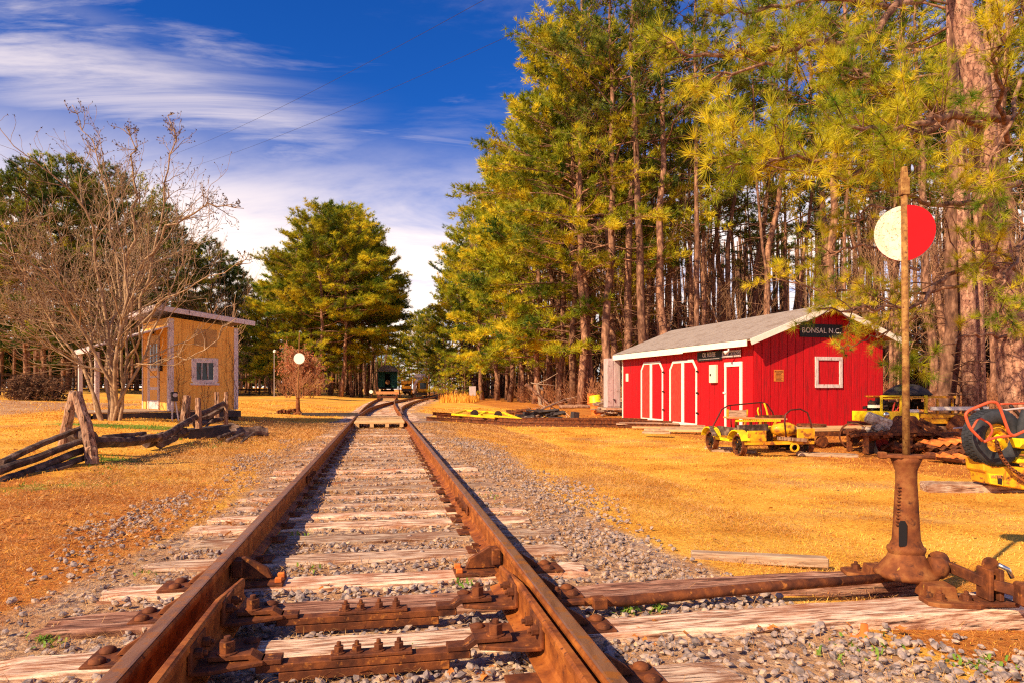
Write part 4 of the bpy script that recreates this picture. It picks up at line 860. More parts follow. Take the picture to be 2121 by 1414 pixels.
MB().box((0, -.02, .14), (1.4, .1, .10)).build('cross_beam', m_rust, g); g.scale = (1.05, 1.2, 1.5)
for s_ in (-1, 1):
    for yy in (.1, 1.2): MB().cyl((s_ * .70, yy, .16), (s_ * .80, yy, .16), .17, n=14).build('wheel', m_rust, g)
def machine(px, d, wd, ht, lab, seed):
    x, y, z = GD(px, d); z = max(z, -.1); g = thing('track_machine', lab, 'track machine', (x, y, z), TANG); r_ = np.random.RandomState(seed)
    MB().box((0, 1.2, 1.0), (wd * .8, 3.2, .35)).build('frame', m_blk, g)
    MB().box((0, .2, ht * .68), (wd * .75, 1.1, ht * .13)).box((0, .0, ht * .48), (wd * .8, .9, ht * .12)).box((0, 1.6, ht * .55), (wd * .7, 1.4, ht * .3)).build('cab', m_yel, g, bevel=.03)
    m_ = MB()
    for q in range(14): m_.box((r_.uniform(-wd * .45, wd * .45), r_.uniform(-.5, 1), r_.uniform(.5, ht * .85)), r_.uniform(.1, .4, 3), rotz(r_.uniform(0, 3)) @ roty(r_.uniform(0, 1)))
    m_.build('engine', m_blk, g)
    MB().box((0, .8, ht * .93), (wd * .95, 2.2, .07)).build('canopy', m_blk, g)
    for a_ in (-1, 1):
        MB().tube([(a_ * wd * .42, -.2, .5), (a_ * wd * .42, -.2, ht * .93)], .05, 6).build('upright', m_yel, g)
        for yy in (.2, 2.2): MB().cyl((a_ * .68, yy, .35), (a_ * .78, yy, .35), .33, n=14).build('wheel', m_rust, g)
machine(842, 80, 1.3, 2.75, 'dark canopied yellow track machine beside the green coach', 1)
x, y, z = GD(871, 80); g = thing('track_machine', 'rounded yellow track machine with a grey hose, right of the canopied one', 'track machine', (x, y, max(z, -.1)), TANG)
MB().box((.3, 1, 1.35), (1.2, 2.4, 1.3)).box((-.6, .6, 1.9), (.5, 1.2, .8)).build('body', m_yel, g, bevel=.15)
MB().box((.3, -.22, 1.5), (.75, .05, .7)).build('window', m_glass, g)
MB().tube([(-.75, -.3, .6), (-.7, -.3, 1.6), (-.35, -.3, 2.2), (.15, -.1, 2.25)], .17, 8).build('hose', m_gal, g, smooth=True)
MB().box((0, 1.2, 2.65), (1.3, 1.6, .5)).build('engine_hood', m_gal, g, bevel=.1); MB().box((0, 1, .55), (1.5, 3, .3)).build('frame', m_blk, g)
MB().beam((.9, 0, 2.0), (1.05, 0, 2.9), .14, .14).build('arm', m_orap, g)
for a_ in (-1, 1): MB().cyl((a_ * .6, 0, .33), (a_ * .72, 0, .33), .32, n=14).build('wheel', m_rust, g)
x, y, z = GD(769, 74); g = thing('switch_target', 'tiny low white and red disc target left of the green coach', 'target', (x, y, .1)); MB().tube([(0, 0, 0), (0, 0, .75)], .03, 6).build('mast', m_rust, g)
MB().lathe([(0, -.01), (.2, -.01), (.2, .01), (0, .01)], 16, R=rotx(pi / 2), o=(-.02, -.04, .62)).build('disc', m_white, g)
x, y, z = GD(899, 100); g = thing('switch_target', 'small white marker standing right of the machines', 'target', (x, y, 0)); MB().box((0, 0, .35), (.18, .1, .5)).build('marker', m_white, g)
# pallets between the rails
for k_, (s_, z_, lab) in enumerate([(19.3, .10, 'nearer pale plank crossing laid between the rails'), (21.2, .12, 'farther pale plank crossing laid between the rails')]):
    x, y = TL(s_, 0); g = thing('plank_crossing', lab, 'plank crossing', (x, y, 0), TANG)
    m_ = MB()
    for q in range(3): m_.box((0, -.55 + q * .53, z_ + .045), (1.32, .49, .05))
    m_.build('planks', m_pallet, g, bevel=.004); m_ = MB()
    for q in (-.58, -.2, .2, .58): m_.box((q, 0, z_ - .03), (.10, 1.6, .095))
    m_.build('stringer', m_pallet, g)

# ================================================================ bits lying between track and shed
def lying_rail(P, lab, z=.0):
    Q = []
    for px, py in P: x, y, zz_ = GP(px, py); Q.append((x, y, zz_ + z))
    Q = np.array(Q); f = np.linspace(0, len(Q) - 1, 24); Q2 = np.stack([np.interp(f, range(len(Q)), Q[:, a]) for a in range(3)], 1)
    Q2[:, :2] = np.apply_along_axis(lambda v: np.convolve(np.r_[v[0], v[0], v, v[-1], v[-1]], np.ones(5) / 5, 'valid'), 0, Q2[:, :2])
    root = thing('loose_rail', lab, 'rail', tuple(Q2[0])); MB().sweep(RP * (.8, .8), Q2 - Q2[0]).build('rail_body', m_rust, root)
lying_rail([(872, 870), (960, 874), (1080, 882), (1200, 884), (1330, 884), (1420, 888)], 'long nearest loose rail lying in the grass toward the shed doors')
lying_rail([(893, 863), (1000, 868), (1100, 876), (1330, 876), (1400, 880)], 'long middle loose rail lying in the grass toward the shed doors')
lying_rail([(1060, 871), (1180, 872), (1300, 872), (1345, 874)], 'farthest loose rail running to the left barn door')
lying_rail([(895, 859), (950, 862)], 'short loose rail end by the yellow frame')
x0, y0, z0 = GP(935, 866); x1, y1, z1 = GP(1080, 873); g = thing('yellow_frame', 'bright yellow steel lifting frame lying flat in the grass', 'steel frame', (x0, y0, z0))
v = np.array((x1 - x0, y1 - y0, z1 - z0)); nrm = np.array((-v[1], v[0], 0)) / np.linalg.norm(v); 
MB().beam((0, 0, .16), v * .62 + (0, 0, .12), .07, .08).beam(v * .45 + nrm * .0 + (0, 0, .2), v + (0, 0, .10), .07, .08).beam(nrm * 2.2 + v * .1 + (0, 0, .25), v * .75 + nrm * 2.0 + (0, 0, .22), .07, .08).beam(v * .02 + (0, 0, .16), nrm * 2.2 + v * .12 + (0, 0, .24), .07, .07).beam(v * .4 + (0, 0, .16), v * .45 + nrm * 2.1 + (0, 0, .22), .1, .1).beam(v * .75 + nrm * 2.0 + (0, 0, .2), v * 1.0 + (0, 0, .1), .07, .07).build('beams', m_yelb, g, bevel=.01)
for f_ in (.3, .65): MB().cyl(v * f_ + nrm * 1 + (0, -.06, .18), v * f_ + nrm * 1 + (0, .06, .18), .16).build('roller', m_blk, g)
r_ = np.random.RandomState(3)
def pile(name, px, py, sx2, sy2, hgt, n, mt, lab, cat, seed, long=(.4, 1.2), th=(.03, .1)):
    x, y, z = GP(px, py); r_ = np.random.RandomState(seed); m_ = MB()
    for q in range(n):
        f = q / n; l_ = r_.uniform(*long); c_ = (r_.uniform(-sx2, sx2) * (1 - f * .6), r_.uniform(-sy2, sy2) * (1 - f * .5), .03 + f * hgt)
        m_.box(c_, (l_, r_.uniform(*th) * 1.6, r_.uniform(*th)), rotz(r_.uniform(-.7, .7)) @ roty(r_.uniform(-.25, .25)) @ rotx(r_.uniform(-.3, .3)))
    o = m_.build(name, mt, None, loc=(x, y, z)); tag(o, lab, cat, kind='stuff'); return o
pile('scrap_heap', 1130, 868, 1.1, .5, .35, 26, m_blackish, 'black tarry scrap heap behind the loose rails', 'scrap heap', 5)
pile('scrap_heap', 1075, 858, .6, .4, .2, 14, m_rust, 'low rusty scrap right of the yellow frame', 'scrap heap', 6)
pile('wood_pile', 1270, 860, .7, .6, .8, 44, m_tie, 'tumbled pile of broken old lumber left of the red shed', 'wood pile', 8)
pile('wood_pile', 1272, 835, .8, .7, .7, 34, m_rust, 'stack of dark rusty pieces behind the orange barrel', 'scrap heap', 9)
for px, py, l_, a_, lab in [(1200, 846, 2.4, .05, 'rotting log lying at the edge of the woods before the barrel')]:
    x, y, z = GP(px, py); logobj('log', [(x - l_ / 2, y, z + .14), (x + l_ / 2, y + .1, z + .16)], .12, 33, m_post, lab, 'log')
x, y, z = GP(1190, 868); o = MB().box((0, 0, .16), (.26, .26, .28)).build('timber_block', m_blackish, None, bevel=.01, loc=(x, y, z), rot=(0, .1, .4)); tag(o, 'short tie block standing on the loose rails', 'timber')
# dead bleached limbs
def limbobj(P, r, lab, mt=m_board, seed=0):
    P = [W(*p) for p in P]; P = np.array(P); m_ = MB(); r_ = np.random.RandomState(seed); m_.tube(P - P[0], np.linspace(r, r * .4, len(P)), 6)
    for q in range(7):
        i_ = r_.randint(1, len(P)); a = P[i_] - P[0]; e = a + r_.randn(3) * (.5, .3, .35); m_.tube([a, (a + e) / 2 + r_.randn(3) * .05, e], [r * .4, r * .25, r * .1], 4)
    o = m_.build('dead_limb', mt, None, loc=P[0]); tag(o, lab, 'dead branch')
limbobj([(1085, 866, 27), (1130, 843, 29), (1170, 826, 31)], .06, 'bleached dead limb leaning over the black scrap', seed=1)
limbobj([(1090, 870, 26.5), (1120, 857, 27.5), (1170, 852, 29)], .05, 'lower bleached pole lying across the black scrap', seed=2)
limbobj([(1088, 795, 34), (1110, 812, 34), (1140, 840, 34)], .10, 'broken trunk slanting down at the wood edge', m_bark, seed=3)
limbobj([(1120, 838, 36), (1112, 795, 36)], .11, 'upright broken snag at the wood edge', m_board, seed=4)
# barrels
x, y, z = GP(1238, 858); g = thing('barrel', 'tilted rusty barrel, orange below and yellow on top', 'barrel', (x, y, z), rot=(0, radians(-9), 0)); pr = [(0, 0), (.29, 0), (.30, .02), (.285, .04), (.285, .28), (.30, .29), (.285, .31), (.285, .58), (.30, .59), (.285, .61), (.27, .86), (.22, .92), (0, .90)]
MB().lathe(pr[:9], 22).build('lower_drum', m_ora, g, smooth=True); MB().lathe(pr[8:], 22, sy=1.0).build('upper_drum', m_yelb, g, smooth=True)
x, y, z = GP(1226, 845); g = thing('barrel', 'orange rusty barrel standing behind the tilted one', 'barrel', (x, y, z)); MB().lathe([(0, 0), (.29, 0), (.28, .3), (.30, .31), (.28, .33), (.28, .62), (.30, .63), (.28, .65), (.29, .93), (.27, .94), (0, .91)], 22).build('drum', m_ora, g, smooth=True)
# boards before the barn doors
r_ = np.random.RandomState(14)
for q, (px, py, l_, a_) in enumerate([(1330, 872, 2.6, .06), (1375, 878, 3.0, .02), (1420, 884, 2.6, -.05), (1395, 889, 2.4, -.10), (1450, 892, 2.2, -.12), (1400, 896, 1.7, -.16), (1445, 899, 1.5, -.2), (1340, 884, 2.0, .1), (1360, 905, .7, -.3)]):
    x, y, z = GP(px, py); o = MB().box((0, 0, .03), (l_, .24, .045)).build('loose_board', m_board if q % 3 else m_pallet, None, loc=(x, y, z + .012 * q), rz=a_ - .05)
    tag(o, 'weathered plank lying before the barn doors, one of an overlapping row', 'board', 'planks lying before the barn doors')
# wire gate, box, pole right of the curved track
x, y, z = GD(948, 88); g = thing('wire_gate', 'wire mesh gate at the end of the tall golden grass', 'gate', (x, y, z))
m_ = MB()
for q in range(7): m_.tube([(-1.1 + q * .36, 0, 0), (-1.1 + q * .36, 0, 1.35)], .025, 4)
for q in range(5): m_.tube([(-1.1, 0, .1 + q * .31), (1.1, 0, .1 + q * .31)], .025, 4)
m_.build('mesh_panel', m_gal, g); MB().tube([(-1.1, 0, 0), (-1.0, 0, 2.0)], .08, 6).build('post', m_post, g)
x, y, z = GD(979, 62); g = thing('utility_box', 'pale grey utility box on a stake right of the wire gate', 'utility box', (x, y, z)); MB().box((0, 0, 1.0), (.62, .3, .85)).build('box', m_gal, g, bevel=.02); MB().box((0, 0, .3), (.12, .12, .8)).build('stake', m_post, g)
# debris boards in the foreground
x, y, z = GP(1570, 1166); o = MB().box((0, 0, .03), (.82, .085, .06)).build('loose_board', m_board, None, bevel=.006, loc=(x, y, z), rz=-.20); tag(o, 'short grey-brown stick of lumber lying in the grass behind the head timbers', 'board')
x, y, z = GP(1790, 1318); m_ = MB().lathe([(0, .05), (.016, .048), (.02, .01), (.06, .0), (.06, -.01)], 10, sx=1, sy=.6); o = m_.build('iron_clip', m_ora, None, smooth=True, loc=(x, y, z + .01)); tag(o, 'small orange iron lug in the gravel below the pale head timber', 'iron clip')
# ================================================================ trees
def tuft_mesh(name, Cn, A, L_, w_, k, spread, mt, rr, droop=0.0):
    """k slim needles fanning from every twig point"""
    Cn = np.asarray(Cn); A = np.asarray(A); m = len(Cn); sc_ = np.repeat(rr.uniform(.65, 1.15, m), k); C2 = np.repeat(Cn, k, 0); D = np.repeat(A, k, 0) + rr.randn(m * k, 3) * spread
    D[:, 2] -= droop; D /= np.linalg.norm(D, axis=1)[:, None]; S = np.cross(D, rr.randn(m * k, 3)); S /= np.linalg.norm(S, axis=1)[:, None]
    Ls = (L_ * sc_ * rr.uniform(.65, 1.1, m * k))[:, None]; V = np.stack([C2 - S * w_ / 2, C2 + S * w_ / 2, C2 + D * Ls], 1).reshape(-1, 3)
    me = raw_mesh(name, V, [np.arange(m * k * 3).reshape(-1, 3)]); me.materials.append(mt); return me
def unit(v): return v / (np.linalg.norm(v) + 1e-9)
def pine_parts(seed, H, r0, cb, R, step, tk=13, tl=.34, tw=.042, mt=None, young=False, lean=.02, dense=1.0, stubs=14, lo=.45, hi=1.15):
    rr = np.random.RandomState(seed); wood = MB(); n = 12; zz = np.linspace(-.2, H, n); off = np.cumsum(rr.randn(n, 2) * H * .0055, 0) + np.outer(np.linspace(0, 1, n), rr.randn(2) * lean * H); off -= off[0]
    TP = np.c_[off, zz]; rad = r0 * (1 - .86 * np.linspace(0, 1, n)) ** .8; rad[0] *= 1.25; wood.tube(TP, rad, 9)
    at = lambda z: np.array([np.interp(z, zz, off[:, 0]), np.interp(z, zz, off[:, 1]), z]); ar = lambda z: np.interp(z, zz, rad)
    Cn, A = [], []; z = cb * H; az = rr.rand() * 6.3
    while z < H * .985:
        u = (z - cb * H) / (H - cb * H); prof = (min(1, .62 + u * 1.8) if not young else 1) * (1 - u ** 2.6) ** .75 + .08 if not young else (1 - u) ** .7 + .1; ln = R * prof * rr.uniform(lo, hi)
        az += 2.4 + rr.randn() * .5; el = radians(8 + 42 * u + rr.randn() * 9); dr = np.array([cos(az) * cos(el), sin(az) * cos(el), sin(el)]); p0 = at(z)
        P = [p0]; d_ = dr.copy(); ns = 5
        for q in range(ns): d_ = unit(d_ + rr.randn(3) * .13 + (0, 0, .05 if q > 2 else -.03)); P.append(P[-1] + d_ * ln / ns)
        P = np.array(P); wood.tube(P, np.linspace(ar(z) * .30 + .012, .008, ns + 1), 4, cap=False); nsub = max(3, int(ln * 4.4 * dense))
        for q in range(nsub):
            f = .52 + .48 * (q + rr.rand()) / nsub; i_ = min(int(f * ns), ns - 1); fp = f * ns - i_; p = P[i_] * (1 - fp) + P[i_ + 1] * fp; t_ = unit(P[i_ + 1] - P[i_]); sd_ = unit(np.cross(t_, (0, 0, 1))) * (1 if q % 2 else -1)
            sl = ln * (.30 - .16 * f) * rr.uniform(.7, 1.3) + .25; sdir = unit(t_ * .75 + sd_ * rr.uniform(.5, 1.1) + (0, 0, rr.uniform(-.05, .4))); e = p + sdir * sl; wood.tube([p, (p + e) / 2 + rr.randn(3) * .03, e], [.012, .008, .004], 3, cap=False)
            nt_ = max(2, int(sl * 4.6))
            for w_ in range(nt_): g_ = .35 + .65 * (w_ + 1) / nt_; Cn.append(p + (e - p) * g_ + rr.randn(3) * .07); A.append(unit(sdir + (0, 0, .55)) * .9)
        Cn.append(P[-1]); A.append(d_); z += step * rr.uniform(.5, 1.5) * (1 if u < .7 else .7)
    for q in range(stubs):
        z = rr.uniform(.12, max(cb, .2)) * H; a = rr.rand() * 6.3; l_ = rr.uniform(.3, 1.6); p = at(z); d_ = np.array([cos(a), sin(a), rr.uniform(-.1, .5)]); e = p + d_ * l_; wood.tube([p, (p + e) / 2 + rr.randn(3) * .06, e], [.022, .014, .006], 3, cap=False)
    return wood.mesh('trunk', m_bark, True), tuft_mesh('crown', Cn, A, tl, tw, tk, .62, mt or m_ndl, rr)
def tree_proto(parts, label, cat, group, loc=(0, 0, -60), name='pine_tree', sub=('trunk', 'crown')):
    t = thing(name, label, cat, loc, 0, group)
    for nm_, me in zip(sub, parts):
        if me: obj(nm_, me, t)
    return t
class Forest:
    def __init__(s, protos): s.p = protos; s.used = [False] * len(protos)
    def put(s, k, loc, rz, sc, label, group, cat='tree'):
        if not s.used[k]: s.used[k] = True; r = s.p[k]; r.location = loc; r.rotation_euler = (0, 0, rz); r.scale = sc if isinstance(sc, tuple) else (sc, sc, sc); r['label'] = label; r['group'] = group; return r
        return dup(s.p[k], loc, rz, label, group, sc)
# kinds: 0-2 edge pines with foliage low down, 3-5 forest pines with high crowns, 6 young pine, 7 dark far pine, 8-9 bare trees
HH = 20.0
protos = [tree_proto(pine_parts(101, HH, .19, .20, 4.4, .34), '', 'tree', ''), tree_proto(pine_parts(102, HH, .21, .34, 4.9, .38), '', 'tree', ''), tree_proto(pine_parts(103, HH, .18, .13, 4.0, .33), '', 'tree', ''),
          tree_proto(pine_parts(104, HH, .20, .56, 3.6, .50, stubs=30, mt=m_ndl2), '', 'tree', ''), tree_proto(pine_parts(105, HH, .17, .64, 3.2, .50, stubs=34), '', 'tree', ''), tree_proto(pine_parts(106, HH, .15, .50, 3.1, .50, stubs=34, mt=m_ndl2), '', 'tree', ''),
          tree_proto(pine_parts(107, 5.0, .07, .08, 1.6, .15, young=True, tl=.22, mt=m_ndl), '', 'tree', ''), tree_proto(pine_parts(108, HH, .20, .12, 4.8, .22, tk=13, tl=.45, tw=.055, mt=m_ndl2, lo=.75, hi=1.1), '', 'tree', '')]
# bare broadleaf trees and brush
def bare(seed, stems, H, r0, spreadang, gens, kids, mt, n0=6, pods=None, wig=.10, up=.10, lenf=.62, name='trunk', fine=.0035):
    rr = np.random.RandomState(seed); m_ = MB(); tips = []
    def grow(p, d, ln, r, g):
        k = 5 if g < 2 else 4; P = [p]; dd = d
        for q in range(k): dd = unit(dd + rr.randn(3) * wig + (0, 0, up)); P.append(P[-1] + dd * ln / k)
        P = np.array(P); re = max(r * (.55 if g else .42), fine); m_.tube(P, np.linspace(r, re, k + 1), max(3, n0 - g), cap=False)
        if g >= gens: tips.append((P[-1], dd)); return
        kk = kids[min(g, len(kids) - 1)]; kk = max(1, int(kk + rr.randn() * .6))
        for q in range(kk):
            f = rr.uniform(.3, 1) if g else rr.uniform(.28, 1); i_ = min(int(f * k), k - 1); c_ = P[i_] + (P[i_ + 1] - P[i_]) * (f * k - i_); t_ = unit(P[i_ + 1] - P[i_]); s_ = unit(np.cross(t_, rr.randn(3)))
            grow(c_, unit(t_ + s_ * rr.uniform(.45, .95)), ln * lenf * rr.uniform(.65, 1.15) * (1.15 - .3 * f), max(np.interp(f, [0, 1], [r, re]) * .62, fine), g + 1)
        grow(P[-1], dd, ln * lenf * .9, re, g + 1)
    for q in range(stems):
        a = q * 2.4 + rr.rand(); ln_ = rr.uniform(*spreadang); d = unit(np.array([cos(a) * sin(ln_), sin(a) * sin(ln_), cos(ln_)])); grow(np.array([cos(a) * r0 * stems * .25, sin(a) * r0 * stems * .25, -.1]), d, H * rr.uniform(.85, 1.1), r0 * rr.uniform(.7, 1.15), 0)
    return m_, tips
b1, _ = bare(201, 1, 5.0, .048, (.0, .12), 4, (7, 5, 3, 2), m_twig, 5, wig=.12, fine=.005); b2, _ = bare(202, 1, 6.0, .055, (.0, .15), 4, (8, 5, 3, 2), m_twig, 5, wig=.14, fine=.005)
b3, _ = bare(203, 14, .9, .012, (.2, 1.0), 2, (4, 3, 2), m_thick, 4, wig=.2, fine=.005); b4, _ = bare(204, 18, .7, .010, (.3, 1.2), 2, (4, 3), m_thick, 4, wig=.25, fine=.005)
protos += [tree_proto((b1.mesh('trunk', m_twig, True),), '', 'tree', '', name='bare_sapling'), tree_proto((b2.mesh('trunk', m_twig, True),), '', 'tree', '', name='bare_sapling')]
protos += [tree_proto((b3.mesh('stems', m_thick),), '', 'shrub', '', name='dry_shrub', sub=('stems',)), tree_proto((b4.mesh('stems', m_thick),), '', 'shrub', '', name='dry_shrub', sub=('stems',))]
protos += [tree_proto(pine_parts(120, HH, .20, .16, 4.6, .21, tl=.42, tw=.05, lo=.75, hi=1.08), '', 'tree', ''), tree_proto(pine_parts(121, HH, .19, .30, 4.9, .22, tl=.42, tw=.05, lo=.75, hi=1.08), '', 'tree', '')]
FR = Forest(protos); rr = np.random.RandomState(77)
G_R = 'tall pines of the wood behind the red shed'; G_E = 'leafy pines along the edge of the right-hand wood'; G_L = 'dark pines beyond the board fence at left'; G_M = 'pines of the rounded clump in the middle'; G_F = 'small far pines closing the end of the line'
# edge pines, right side: (view x, distance, height, kind)
for qi, (px, d, h, k) in enumerate([(930, 104, 15, 12), (950, 84, 17.5, 12), (975, 86, 20, 2), (1000, 72, 20.5, 12), (1030, 72, 22, 2), (1055, 62, 22.0, 12), (1082, 61, 23.6, 2), (1108, 56, 24.3, 12), (1135, 57, 25.5, 1), (1162, 50, 24.4, 2), (1190, 47, 25.6, 12), (1212, 50, 28, 0), (1205, 43.5, 24.0, 1), (1228, 44, 26.5, 1), (1258, 41, 25.5, 1), (1300, 42, 27, 3), (1330, 39.5, 26, 3), (1372, 40, 26, 3)]):
    x, y, z = GD(px, d); FR.put(k, (x, y, z), rr.rand() * 6.3, (h / HH * 1.08, h / HH * 1.08, h / HH), 'yellow-green pine at the edge of the right-hand wood, %s from the left' % ordn(qi), G_E)
# forest pines in depth
def edge_d(px): return np.interp(px, [920, 1000, 1060, 1150, 1250, 1400, 1700, 1900, 2121, 2400], [118, 82, 64, 49, 42, 38, 34.5, 31, 26, 22])
pts = []; tries = 0
while len(pts) < 150 and tries < 9000:
    tries += 1; px = rr.uniform(960, 2330); e = edge_d(px); d = e + 1.5 + 34 * rr.rand() ** 1.25; x, y, z = GD(px, d)
    dm = 2.3 + .028 * (d - e)
    if min([9] + [np.hypot(x - a, y - b) for a, b, _ in pts]) < dm: continue
    pts.append((x, y, d - e))
for x, y, dd in pts:
    s_ = rr.uniform(.98, 1.38) * (.8 if dd > 20 and rr.rand() < .3 else 1); wd2 = s_ * rr.choice([.7, .85, 1.0, 1.25])
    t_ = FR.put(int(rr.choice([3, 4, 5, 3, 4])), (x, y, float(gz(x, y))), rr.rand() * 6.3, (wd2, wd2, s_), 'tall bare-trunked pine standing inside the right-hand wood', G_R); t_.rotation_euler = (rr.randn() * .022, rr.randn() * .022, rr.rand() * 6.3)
for q in range(24):
    px = rr.uniform(1040, 2300); d = edge_d(px) + rr.uniform(-.5, 14); x, y, z = GD(px, d); FR.put(8 + q % 2, (x, y, z), rr.rand() * 6.3, rr.uniform(.8, 1.5), 'bare twiggy sapling under the pines of the right-hand wood', 'bare saplings under the right-hand pines')
for q in range(46):
    px = rr.uniform(985, 2330); d = edge_d(px) + rr.uniform(-2.0, 4)
    x, y, z = GD(px, d)
    if 1270 < px < 1900 and d < 34: continue
    FR.put(10 + q % 2, (x, y, z), rr.rand() * 6.3, rr.uniform(.9, 2.0), 'rust-brown dry brush at the foot of the right-hand wood', 'dry brush along the foot of the right-hand wood', 'shrub')
# middle clump
for qi, (px, d, h, k) in enumerate(sorted([(560, 82, 14.0, 12), (588, 78, 17.0, 12), (612, 76, 19.0, 2), (636, 78, 21.0, 12), (660, 74, 21.8, 13), (684, 80, 23.0, 12), (706, 76, 22.0, 13), (730, 80, 23.0, 13), (748, 84, 22.0, 13), (760, 92, 21.0, 13), (768, 106, 20, 13), (655, 90, 22.5, 12), (720, 92, 24.5, 13), (600, 90, 19, 12), (738, 98, 24, 13)])):
    x, y, z = GD(px, d); FR.put(k, (x, y, z), rr.rand() * 6.3, (h / HH * 1.12, h / HH * 1.12, h / HH * .94), 'yellow-green pine of the rounded clump, %s trunk from its left' % ordn(qi), G_M)
# far trees at the end of the line
for qi, (px, d, h, k) in enumerate(sorted([(812, 150, 10, 12), (828, 135, 12, 12), (845, 150, 15.5, 12), (862, 140, 16.5, 13), (880, 130, 16, 12), (900, 140, 18, 12), (915, 125, 17, 1), (835, 165, 14, 1), (870, 165, 19, 1), (800, 160, 11, 2), (890, 165, 19, 0), (852, 180, 17, 2), (938, 130, 19, 0)])):
    x, y, z = GD(px, d); FR.put(k, (x, y, z), rr.rand() * 6.3, h / HH, 'small far pine closing the end of the railway line, %s from the left' % ordn(qi), G_F)
for qi, (px, d, s_) in enumerate([(664, 72, .9), (890, 85, .8), (908, 78, 1.1), (921, 74, .9), (935, 76, 1.0), (962, 68, .75)]):
    x, y, z = GD(px, d); FR.put(6, (x, y, z), rr.rand() * 6.3, s_, 'small bushy young pine before the taller trees, %s from the left' % ordn(qi), 'young pines at the wood edge', 'tree')
# left wood
for qi, (px, d, h, k) in enumerate(sorted([(-130, 66, 21, 7), (-60, 62, 20, 7), (0, 64, 19.5, 0), (48, 60, 19.8, 7), (95, 62, 21.0, 0), (140, 64, 21.6, 7), (190, 68, 20, 7), (238, 74, 23.5, 7), (282, 78, 23.5, 1), (325, 84, 22.5, 7), (365, 88, 20.5, 7), (402, 92, 19, 0), (440, 94, 20.5, 7), (476, 98, 19, 7), (508, 104, 17, 7), (530, 108, 14.0, 7), (30, 80, 25, 5), (130, 84, 26, 5), (220, 92, 26, 5), (310, 98, 24, 5), (390, 108, 22, 5), (460, 112, 21, 5), (-40, 78, 24, 5), (550, 120, 12, 7), (560, 104, 15, 5), (590, 110, 17, 5), (620, 118, 20, 5), (515, 122, 16, 5), (75, 92, 26, 5), (265, 108, 24, 5), (350, 116, 23, 5), (425, 120, 21, 5), (575, 125, 17, 5), (640, 125, 21, 5), (690, 120, 21, 5), (735, 122, 20, 5), (770, 120, 17, 5)])):
    x, y, z = GD(px, d); FR.put(k, (x, y, z), rr.rand() * 6.3, h / HH, 'dark green pine in the left wood beyond the board fence, %s from the left' % ordn(qi), G_L)
for q in range(26):
    px = rr.uniform(-80, 800); d = rr.uniform(74, 100) if px > 300 else rr.uniform(62, 76); x, y, z = GD(px, d)
    if 770 < px: continue
    FR.put(8 + q % 2 if q % 3 else 10, (x, y, z), rr.rand() * 6.3, rr.uniform(1, 1.7), 'bare grey-brown undergrowth in the dark wood at left', 'bare undergrowth in the left wood')
# far-off wood that reads as one mass
def mass(px0, px1, dfun, hfun, n, nm_, mt, seed, tl=.9, tw=.14):
    r_ = np.random.RandomState(seed); Cn, A = [], []
    px = r_.uniform(px0, px1, n); d = np.array([dfun(p) for p in px]) + r_.uniform(0, 14, n); x = (px - CX) / F * d; h = np.array([hfun(p) for p in px]) * (1 - .9 * r_.rand(n) ** 1.1) * (1 + .1 * np.sin(px * .13) + .06 * np.sin(px * .41)); z = gz(x, d) + h
    me = tuft_mesh(nm_, np.c_[x, d, z], np.tile((0, -.3, .5), (n, 1)), tl, tw, 9, .8, mt, r_); tag(obj(nm_, me), None, None, kind='stuff')
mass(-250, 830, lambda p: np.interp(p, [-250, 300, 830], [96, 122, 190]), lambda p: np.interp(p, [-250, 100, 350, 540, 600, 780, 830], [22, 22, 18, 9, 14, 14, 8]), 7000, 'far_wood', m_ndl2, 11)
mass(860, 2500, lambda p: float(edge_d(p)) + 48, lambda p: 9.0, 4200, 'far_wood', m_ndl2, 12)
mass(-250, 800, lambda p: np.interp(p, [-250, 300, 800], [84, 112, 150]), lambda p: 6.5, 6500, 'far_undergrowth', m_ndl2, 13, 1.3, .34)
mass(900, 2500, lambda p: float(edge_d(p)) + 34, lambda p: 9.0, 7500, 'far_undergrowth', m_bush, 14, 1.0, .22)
def trunks_mass(px0, px1, dfun, hfun, n, seed):
    r_ = np.random.RandomState(seed); m_ = MB()
    for q in range(n): px = r_.uniform(px0, px1); d = dfun(px) + r_.uniform(0, 22); x, y, z = GD(px, d); h = hfun(px); r0 = r_.uniform(.08, .22); m_.tube([(x, y, z), (x + r_.randn() * .2, y, z + h * .5), (x + r_.randn() * .5, y, z + h)], [r0, r0 * .8, r0 * .5], 5)
    tag(m_.build('far_trunks', m_bark, None), None, None, kind='stuff')
trunks_mass(940, 2450, lambda p: float(edge_d(p)) + 34, lambda p: 19, 520, 3)
trunks_mass(-200, 800, lambda p: np.interp(p, [-200, 300, 800], [84, 100, 120]), lambda p: np.interp(p, [-200, 400, 560, 640, 800], [17, 14, 8, 13, 10]), 200, 4)

